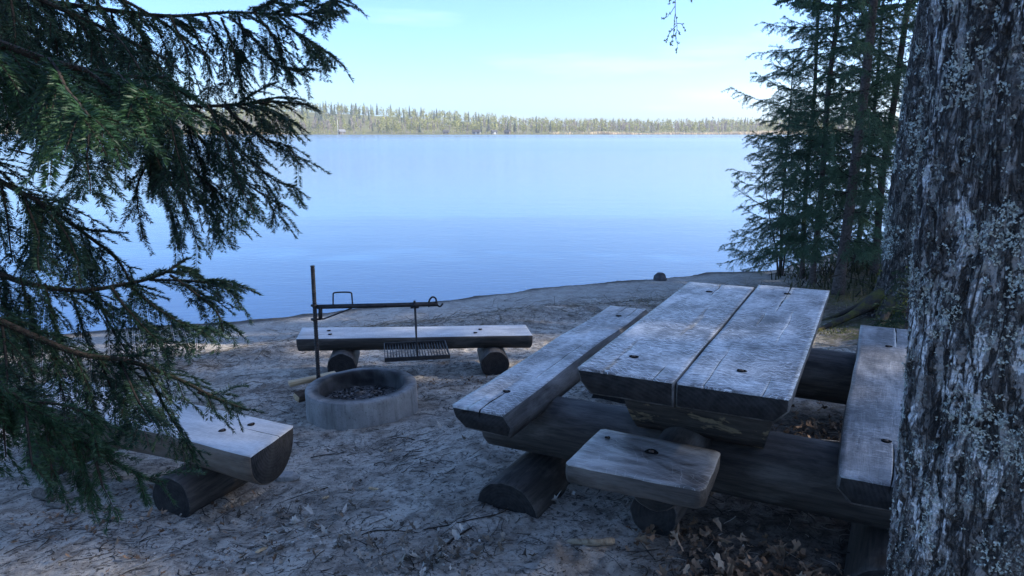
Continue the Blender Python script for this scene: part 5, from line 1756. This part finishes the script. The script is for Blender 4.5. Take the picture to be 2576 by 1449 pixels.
def build_leaning_birch():
    x0, y0 = 3.80, 6.95
    g = float(ground_z(x0, y0))
    e = empty("birch_tree", (x0, y0, g))
    tag(e, "birch with mossy root flare standing just behind the massive trunk", "tree")
    def axis(z): return np.array([x0 - 0.05 * math.sin(min(max(z, 0), 3.0) * 1.05) + 0.012 * z, y0, g + z])
    radf = lambda z: 0.225 - 0.014 * z + 0.22 * math.exp(-max(z + 0.1, 0) / 0.20)
    zs = np.concatenate([np.linspace(-0.2, 3.4, 260), np.linspace(3.5, 10.0, 40)])
    me, V, fiss, plate = birch_trunk("trunk", axis, radf, zs, 130, 17, 1.2, 'birch_brown')
    # root buttresses
    o = link("trunk", me, e); o.matrix_parent_inverse = Matrix.Translation(-Vector(e.location))
    for k, (a, L, r) in enumerate(((R(185), 1.25, 0.075), (R(215), 0.7, 0.07), (R(250), 0.6, 0.06), (R(160), 0.8, 0.06), (R(285), 0.6, 0.07))):
        pts = []
        for s in np.linspace(0, 1, 9):
            d = 0.18 + L * s
            x, y = x0 + d * math.cos(a + 0.25 * s), y0 + d * math.sin(a + 0.25 * s)
            pts.append([x, y, float(ground_z(x, y)) + 0.16 * (1 - s) ** 2.5 + 0.012 - 0.04 * s])
        c = catmull(np.array(pts), 26)
        rr = np.interp(np.linspace(0, 1, 26), [0, 0.3, 1], [r * 1.2, r * 0.5, r * 0.12]) * (1 + 0.15 * noise3(c * 9, 5))
        rt = link("root", tubes_mesh("root", [(c, rr, 12)], M['mossy_root']), e); rt.matrix_parent_inverse = Matrix.Translation(-Vector(e.location))
    rg = np.random.default_rng(18)
    # moss cushions hugging the foot
    nz = np.clip(1.15 - (V[..., 2] - g) / 0.42, 0, 1) * sstep(-0.1, 0.2, fbm(V * 5, 3, 44))
    T = lichen_on(V, rg, 5000, 0.014, nz)
    m = link("moss", tri_mesh("moss", T, foliage_mat("yellow_green_moss", (0.09, 0.10, 0.02), (0.22, 0.21, 0.05))), e)
    m.matrix_parent_inverse = Matrix.Translation(-Vector(e.location)); tag(m, kind="stuff")
    T = lichen_on(V, rg, 4200, 0.016, sstep(0.0, 0.3, fbm(V * [6, 6, 3], 3, 45)) * (V[..., 2] < 3.3) * (V[..., 2] > g + 0.5))
    m = link("lichen", tri_mesh("lichen", T, M['lichen']), e)
    m.matrix_parent_inverse = Matrix.Translation(-Vector(e.location)); tag(m, kind="stuff")
build_leaning_birch()

# twin-stemmed alder sapling before the young spruce
def build_alder():
    q = on_bank(1962, 694)
    e = empty("alder_sapling", q)
    tag(e, "thin forked leafless sapling in front of the young shore spruce", "tree")
    items = []
    for dx, top in ((-0.02, (-0.36, 0.0, 1.6)), (0.03, (0.05, 0.05, 1.9)), (0.0, (-0.12, 0.0, 1.2))):
        c = catmull(np.array([[dx, 0, -0.05], [dx * 1.5 + top[0] * 0.15, 0, 0.4], [dx + top[0] * 0.55, 0.0, 0.9], list(top)]), 16)
        items.append((c, np.linspace(0.017, 0.004, 16), 7))
    link("stem", tubes_mesh("stem", items[:1], M['spruce_bark']), e)
    link("stem", tubes_mesh("stem", items[1:2], M['spruce_bark']), e)
    link("stem", tubes_mesh("stem", items[2:], M['spruce_bark']), e)
build_alder()

# ------------------------------------------------------------------ unseen spruces added to the right and behind to shade the clearing
def build_shade_spruces():
    kinds = []
    for k, (h, r, sd) in enumerate(((18.0, 2.3, 201), (20.5, 2.5, 202), (16.5, 2.2, 203))):
        kinds.append(spruce("shade_spruce", "tall unseen spruce added to shade the clearing", (0, -200, 0), h, r, 0.17, sd, 2.4, (0, 0), fine_to=0, whorl=0.34, group="unseen spruces added for shade", mat='needle', nb=7))
    hx, hy = math.sin(SUN_AZ), math.cos(SUN_AZ)
    spots = []
    for row, (t, n, off) in enumerate(((25.0, 12, -4.5), (29.0, 12, -3.5), (33.5, 12, -4.7))):  # rows set across the sun direction to block it
        for i in range(n):
            q = off + i * 2.0 + 0.6 * math.sin(i * 2.1 + row)
            tt = t + 1.2 * math.sin(i * 1.7 + row * 2)
            spots.append((tt * hx - q * hy, tt * hy + q * hx))
    spots += [(2.0, -9.5), (-3.5, -10.0), (6.5, -8.0), (-8.5, -7.0)]  # added behind the camera to dim the sky light
    rg = np.random.default_rng(6)
    for i, (x, y) in enumerate(spots):
        src = kinds[i % 3]
        z = float(ground_z(x, y, False)) - 0.05
        if i < 3:
            r = src
        else:
            r = src.copy(); COL.objects.link(r)
            for ch in src.children:
                c = ch.copy(); COL.objects.link(c); c.parent = r
                for g in ch.children:
                    d = g.copy(); COL.objects.link(d); d.parent = c
        r.location = (x, y, z)
        r.rotation_euler = (0, 0, rg.uniform(0, 6.28))
        s = rg.uniform(1.25, 1.5)
        r.scale = (s, s, s)
build_shade_spruces()


# ------------------------------------------------------------------ litter on the sand
def mat_litter(name, stops, rough=0.85):
    t = NT(name)
    r = t.add("ShaderNodeValToRGB")
    el = r.color_ramp.elements
    while len(el) < len(stops): el.new(0.5)
    for e_, (p, c) in zip(el, stops):
        e_.position = p; e_.color = (*c, 1)
    t.link(t.island(), r.inputs[0])
    return t.done(r.outputs[0], rough, 0.2)
M['twig_litter'] = mat_litter("fallen_twigs", [(0.0, (0.022, 0.018, 0.015)), (0.55, (0.06, 0.05, 0.04)), (0.8, (0.17, 0.145, 0.12)), (1.0, (0.50, 0.46, 0.40))])
M['leaf_brown'] = mat_litter("brown_fallen_leaves", [(0.0, (0.07, 0.042, 0.026)), (0.5, (0.20, 0.125, 0.078)), (0.85, (0.32, 0.215, 0.14)), (1.0, (0.45, 0.33, 0.23))])
M['leaf_pale'] = mat_litter("pale_dry_leaves", [(0.0, (0.05, 0.038, 0.028)), (0.4, (0.16, 0.13, 0.10)), (0.75, (0.32, 0.28, 0.23)), (1.0, (0.60, 0.56, 0.50))])
M['straw'] = mat_litter("washed-up_straw", [(0.0, (0.05, 0.04, 0.03)), (0.45, (0.14, 0.115, 0.085)), (0.8, (0.32, 0.27, 0.20)), (1.0, (0.55, 0.49, 0.39))])
M['grass'] = mat_litter("sparse_shore_grass", [(0.0, (0.07, 0.08, 0.025)), (0.5, (0.15, 0.15, 0.05)), (1.0, (0.30, 0.26, 0.11))])
M['heather'] = mat_litter("dark_heather", [(0.0, (0.022, 0.026, 0.014)), (0.6, (0.06, 0.065, 0.03)), (1.0, (0.13, 0.11, 0.06))])

LR = np.random.default_rng(314)

def footprint(x, y):
    """True where a log, the ring or another solid stands on the sand"""
    return np.hypot(x - RING[0], y - RING[1]) < 0.37

def stick_mesh(name, x, y, length, r, mat, lift=0.0, bend=0.35, tilt=0.05):
    n = len(x)
    k = 4
    a = LR.uniform(0, 2 * np.pi, n)
    cur = LR.normal(0, bend, n)
    pts = np.zeros((n, k + 1, 3))
    px, py, ang = x.copy(), y.copy(), a.copy()
    hz = np.abs(LR.normal(0, 1, n)) * tilt
    for j in range(k + 1):
        pts[:, j, 0], pts[:, j, 1] = px, py
        pts[:, j, 2] = ground_z(px, py) + r * 0.7 + lift + hz * length * (j / k)
        px = px + np.cos(ang) * length / k
        py = py + np.sin(ang) * length / k
        ang = ang + cur * LR.uniform(0.3, 1.3, n) + LR.normal(0, 0.12, n)
    t = np.gradient(pts, axis=1)
    t /= np.linalg.norm(t, axis=2, keepdims=True) + 1e-9
    s = np.stack([-t[..., 1], t[..., 0], 0 * t[..., 0]], -1)
    up = np.cross(t, s) * -1
    tap = np.linspace(1.0, 0.45, k + 1)[None, :, None]
    R_ = r[:, None, None] * tap
    ring = np.stack([pts + s * R_, pts - s * R_, pts - up * R_ * 1.3], 2)     # n, k+1, 3, 3
    V = ring.reshape(-1, 3)
    base = (np.arange(n) * (k + 1) * 3)[:, None, None]
    j = np.arange(k)[None, :, None]; c = np.arange(3)[None, None, :]
    A = base + j * 3 + c; B = base + j * 3 + (c + 1) % 3
    F = np.stack([A, B, B + 3, A + 3], -1).reshape(-1, 4)
    return new_mesh(name, V, F, mat, True)

def scatter(n, x0, x1, y0, y1, dens):
    x, y = LR.uniform(x0, x1, n), LR.uniform(y0, y1, n)
    k = LR.random(n) < dens(x, y)
    return x[k], y[k]

def near_dens(x, y):
    d = np.clip((2.6 / np.maximum(y, 1.0)) ** 1.6, 0, 1)
    patch = 0.22 + 1.1 * sstep(-0.02, 0.32, fbm(xyz(x * 1.7, y * 1.7), 4, 55))
    s = shore_s(x, y)
    smooth = 1 - 0.75 * sstep(0.0, 0.15, (x - LEDGE_A[0])) * sstep(3.05, 2.9, y) * sstep(0.75, 0.4, x)
    return d * patch * smooth * sstep(0.6, 1.4, s) * (~footprint(x, y))

# fine dark and pale twigs all over the clearing
x, y = scatter(80000, -4.2, 3.6, 1.9, 9.0, near_dens)
m = len(x)
L = 0.02 + 0.12 * LR.random(m) ** 2.2
tag(link("twig_litter", stick_mesh("twig_litter", x, y, L, 0.0007 + 0.0019 * LR.random(m) ** 2, M['twig_litter'])), "thin dark twigs strewn all over the sand", kind="stuff")
x, y = scatter(900, -3.5, 2.6, 2.0, 7.0, near_dens)
m = len(x)
tag(link("branch_litter", stick_mesh("branch_litter", x, y, 0.10 + 0.28 * LR.random(m) ** 2, 0.0014 + 0.0026 * LR.random(m), M['twig_litter'], 0.001, 0.3, 0.08)), "longer fallen twigs lying across the sand", kind="stuff")

def leaf_mesh(name, x, y, size, mat, pile=0.0, tilt=0.35, lobed=True):
    """curled leaves: a folded blade with a jagged edge, 8 triangles each"""
    n = len(x)
    o = np.array([[0, -0.55], [0.30, -0.30], [0.20, -0.08], [0.42, 0.10], [0.16, 0.22], [0.0, 0.62], [-0.18, 0.20], [-0.42, 0.06], [-0.20, -0.10], [-0.32, -0.32]])
    oo = o[None] * (1 + LR.normal(0, 0.16, (n, 10, 1))) * np.stack([LR.uniform(0.6, 1.1, n), np.ones(n)], -1)[:, None, :]
    ctr = np.zeros((n, 1, 2))
    P2 = np.concatenate([oo, ctr], 1) * size[:, None, None]
    curl = LR.normal(0.5, 0.5, n)[:, None]; fold = LR.normal(0.5, 0.6, n)[:, None]
    z = curl * (P2[..., 1] ** 2) / size[:, None] + fold * np.abs(P2[..., 0]) * 0.8 + LR.normal(0, 0.06, (n, 11)) * size[:, None]
    Q = np.concatenate([P2, z[..., None]], -1)
    a = LR.uniform(0, 2 * np.pi, n); tx = LR.normal(0, tilt, n); ty = LR.normal(0, tilt, n)
    ca, sa = np.cos(a)[:, None], np.sin(a)[:, None]
    X = Q[..., 0] * ca - Q[..., 1] * sa; Y = Q[..., 0] * sa + Q[..., 1] * ca
    Z = Q[..., 2] + X * tx[:, None] + Y * ty[:, None]
    Z = Z - Z.min(1, keepdims=True)
    g = ground_z(x, y)[:, None] + (pile * LR.random(n))[:, None] + 0.001
    V = np.stack([X + x[:, None], Y + y[:, None], Z + g], -1).reshape(-1, 3)
    b = (np.arange(n) * 11)[:, None]
    i = np.arange(10)[None]
    F = np.stack([b + i, b + (i + 1) % 10, b + 10 + 0 * i], -1).reshape(-1, 3)
    return new_mesh(name, V, F, mat, False)

def tl(x, y):
    return (x - TO[0]) * TU[0] + (y - TO[1]) * TU[1], (x - TO[0]) * TV[0] + (y - TO[1]) * TV[1]

# brown leaves drifted under the table
def dens_brown(x, y):
    u, v = tl(x, y)
    core = sstep(0.10, 0.42, v) * sstep(1.4, 1.15, v) * sstep(-1.0, -0.5, u) * sstep(0.42, 0.25, u)
    under = 0.75 * sstep(0.62, 0.72, v) * sstep(0.98, 0.9, v) * sstep(0.7, 0.8, u) * sstep(1.85, 1.7, u)
    mid = 0.25 * sstep(-0.3, 0.1, v) * sstep(1.2, 1.0, v) * sstep(0.6, 0.8, u) * sstep(2.2, 1.8, u)
    return np.maximum(np.maximum(core, under), mid) * (0.35 + 0.65 * sstep(-0.3, 0.1, fbm(xyz(x * 4, y * 4), 2, 12)))
x, y = scatter(9000, 0.0, 2.4, 1.7, 4.6, dens_brown)
tag(link("leaf_litter", leaf_mesh("leaf_litter", x, y, LR.uniform(0.022, 0.05, len(x)), M['leaf_brown'], 0.03, 0.45)), "brown fallen leaves drifted under the picnic table", kind="stuff")
# pale dry leaves in front of the fire
c1, c2, c3 = on_ground(830, 1385)[:2], on_ground(1100, 1400)[:2], on_ground(760, 1310)[:2]
def dens_pale(x, y):
    g = lambda c, a, b: np.exp(-(((x - c[0]) / a) ** 2 + ((y - c[1]) / b) ** 2))
    return np.clip(0.95 * g(c1, 0.26, 0.12) + 0.9 * g(c2, 0.24, 0.15) + 0.4 * g(c3, 0.35, 0.16) + 0.012, 0, 1) * (0.25 + 0.75 * sstep(-0.2, 0.15, fbm(xyz(x * 6, y * 6), 2, 13)))
x, y = scatter(15000, -2.6, 0.6, 1.9, 4.2, dens_pale)
tag(link("dry_leaf_litter", leaf_mesh("dry_leaf_litter", x, y, 0.012 + 0.034 * LR.random(len(x)) ** 1.6, M['leaf_pale'], 0.014, 0.4)), "pale dry leaves and bark flakes in front of the fire ring", kind="stuff")
x, y = scatter(7000, -2.6, 0.6, 1.9, 4.2, lambda x, y: dens_pale(x, y) * 0.9)
m = len(x)
tag(link("leaf_stalk_litter", stick_mesh("leaf_stalk_litter", x, y, 0.03 + 0.13 * LR.random(m) ** 2, 0.0007 + 0.0018 * LR.random(m) ** 2, M['twig_litter'], 0.004, 0.3, 0.15)), "twigs tangled among the pale dry leaves", kind="stuff")
# sparse flakes everywhere
x, y = scatter(9000, -4.0, 3.4, 2.0, 8.5, lambda x, y: 0.6 * near_dens(x, y))
tag(link("flake_litter", leaf_mesh("flake_litter", x, y, 0.005 + 0.013 * LR.random(len(x)) ** 2, M['leaf_pale'], 0.0, 0.25)), "small pale flakes scattered on the sand", kind="stuff")
# needles and humus swept up behind the ring and below the benches
def dens_dark(x, y):
    g = lambda cx, cy, a, b: np.exp(-(((x - cx) / a) ** 2 + ((y - cy) / b) ** 2))
    return np.clip(1.1 * g(-0.45, 5.30, 0.55, 0.09) + 0.9 * g(0.15, 5.2, 0.35, 0.12) + 0.9 * g(-1.75, 3.1, 0.5, 0.22) + 0.6 * g(-1.15, 2.75, 0.35, 0.15) + 0.9 * g(1.0, 2.25, 0.5, 0.3), 0, 1) * (~footprint(x, y))
x, y = scatter(16000, -2.8, 2.0, 1.7, 5.8, dens_dark)
tag(link("dark_leaf_litter", leaf_mesh("dark_leaf_litter", x, y, 0.008 + 0.024 * LR.random(len(x)) ** 2, M['leaf_brown'], 0.012, 0.4)), "dark leaf mould behind the fire ring and under the benches", kind="stuff")
x, y = scatter(7000, -2.8, 2.0, 1.7, 5.8, dens_dark)
tag(link("dark_twig_litter", stick_mesh("dark_twig_litter", x, y, 0.03 + 0.10 * LR.random(len(x)), 0.0007 + 0.0014 * LR.random(len(x)), M['twig_litter'], 0.004, 0.3, 0.15)), "twigs caught in the dark leaf mould", kind="stuff")

# straw and reed bits washed up along the beach
def dens_wrack(x, y):
    s = shore_s(x, y)
    return (np.exp(-((s - 1.95 - 0.25 * np.sin(x * 1.3)) / 0.32) ** 2) * (0.35 + 0.65 * sstep(-0.2, 0.2, fbm(xyz(x * 1.4, y * 1.4), 3, 66))) + 0.10 * np.exp(-((s - 1.3) / 0.5) ** 2)) * sstep(4.2, 2.5, x)
x, y = scatter(40000, -6.0, 4.2, 4.0, 10.5, dens_wrack)
m = len(x)
tag(link("washed_up_straw", stick_mesh("washed_up_straw", x, y, 0.05 + 0.22 * LR.random(m) ** 2, 0.0012 + 0.0022 * LR.random(m), M['straw'], 0.0, 0.25, 0.22)), "ridge of washed-up straw along the beach", kind="stuff")

def blade_mesh(name, x, y, h, w, mat, lean=0.35):
    n = len(x)
    a = LR.uniform(0, 2 * np.pi, n)
    g = ground_z(x, y)
    b = np.stack([x, y, g - 0.005], -1)
    d = np.stack([np.cos(a), np.sin(a), 0 * a], -1)
    s = np.stack([-np.sin(a), np.cos(a), 0 * a], -1) * w[:, None]
    l = np.abs(LR.normal(0, lean, n))[:, None]
    mid = b + d * (l * h[:, None] * 0.35) + np.array([0, 0, 1]) * h[:, None] * 0.6
    tip = b + d * (l * h[:, None]) + np.array([0, 0, 1]) * h[:, None]
    V = np.stack([b - s, b + s, mid + s * 0.7, mid - s * 0.7, tip], 1).reshape(-1, 3)
    o = (np.arange(n) * 5)[:, None]
    F = np.concatenate([o + [[0, 1, 2]], o + [[0, 2, 3]], o + [[3, 2, 4]]], 0)
    return new_mesh(name, V, F, mat, False)
def dens_grass(x, y):
    s = shore_s(x, y)
    p = sstep(0.0, 0.3, fbm(xyz(x * 2.0, y * 2.0), 3, 71))
    return np.exp(-((s - 2.7) / 0.7) ** 2) * sstep(0.3, 1.8, x) * sstep(5.0, 3.6, x) * (0.12 + 0.88 * p)
x, y = scatter(26000, 0.2, 5.0, 5.5, 10.5, dens_grass)
tag(link("shore_grass", blade_mesh("shore_grass", x, y, LR.uniform(0.015, 0.06, len(x)), LR.uniform(0.0012, 0.003, len(x)), M['grass'], 0.9)), "sparse yellow-green grass near the shore spruces", kind="stuff")
def dens_moss(x, y):
    return np.clip(np.exp(-(((x - 3.35) / 0.55) ** 2 + ((y - 6.75) / 0.5) ** 2)) * 1.2, 0, 1) * sstep(-0.1, 0.25, fbm(xyz(x * 3, y * 3), 3, 73))
x, y = scatter(12000, 2.2, 4.6, 5.6, 8.0, dens_moss)
tag(link("moss_cover", blade_mesh("moss_cover", x, y, LR.uniform(0.012, 0.04, len(x)), LR.uniform(0.003, 0.006, len(x)), M['grass'], 0.9)), "yellow-green moss round the foot of the mossy-footed birch", kind="stuff")
def dens_heath(x, y):
    s = shore_s(x, y)
    return sstep(3.4, 4.2, x) * sstep(7.8, 8.6, y) * sstep(0.5, 1.2, s) * (0.25 + 0.75 * sstep(-0.2, 0.2, fbm(xyz(x * 1.5, y * 1.5), 3, 75)))
x, y = scatter(16000, 3.2, 9.0, 7.5, 13.5, dens_heath)
m = len(x)
tag(link("heather_cover", blade_mesh("heather_cover", x, y, LR.uniform(0.04, 0.17, m), LR.uniform(0.006, 0.014, m), M['heather'], 1.1)), "dark heather and bilberry under the shore spruces", kind="stuff")
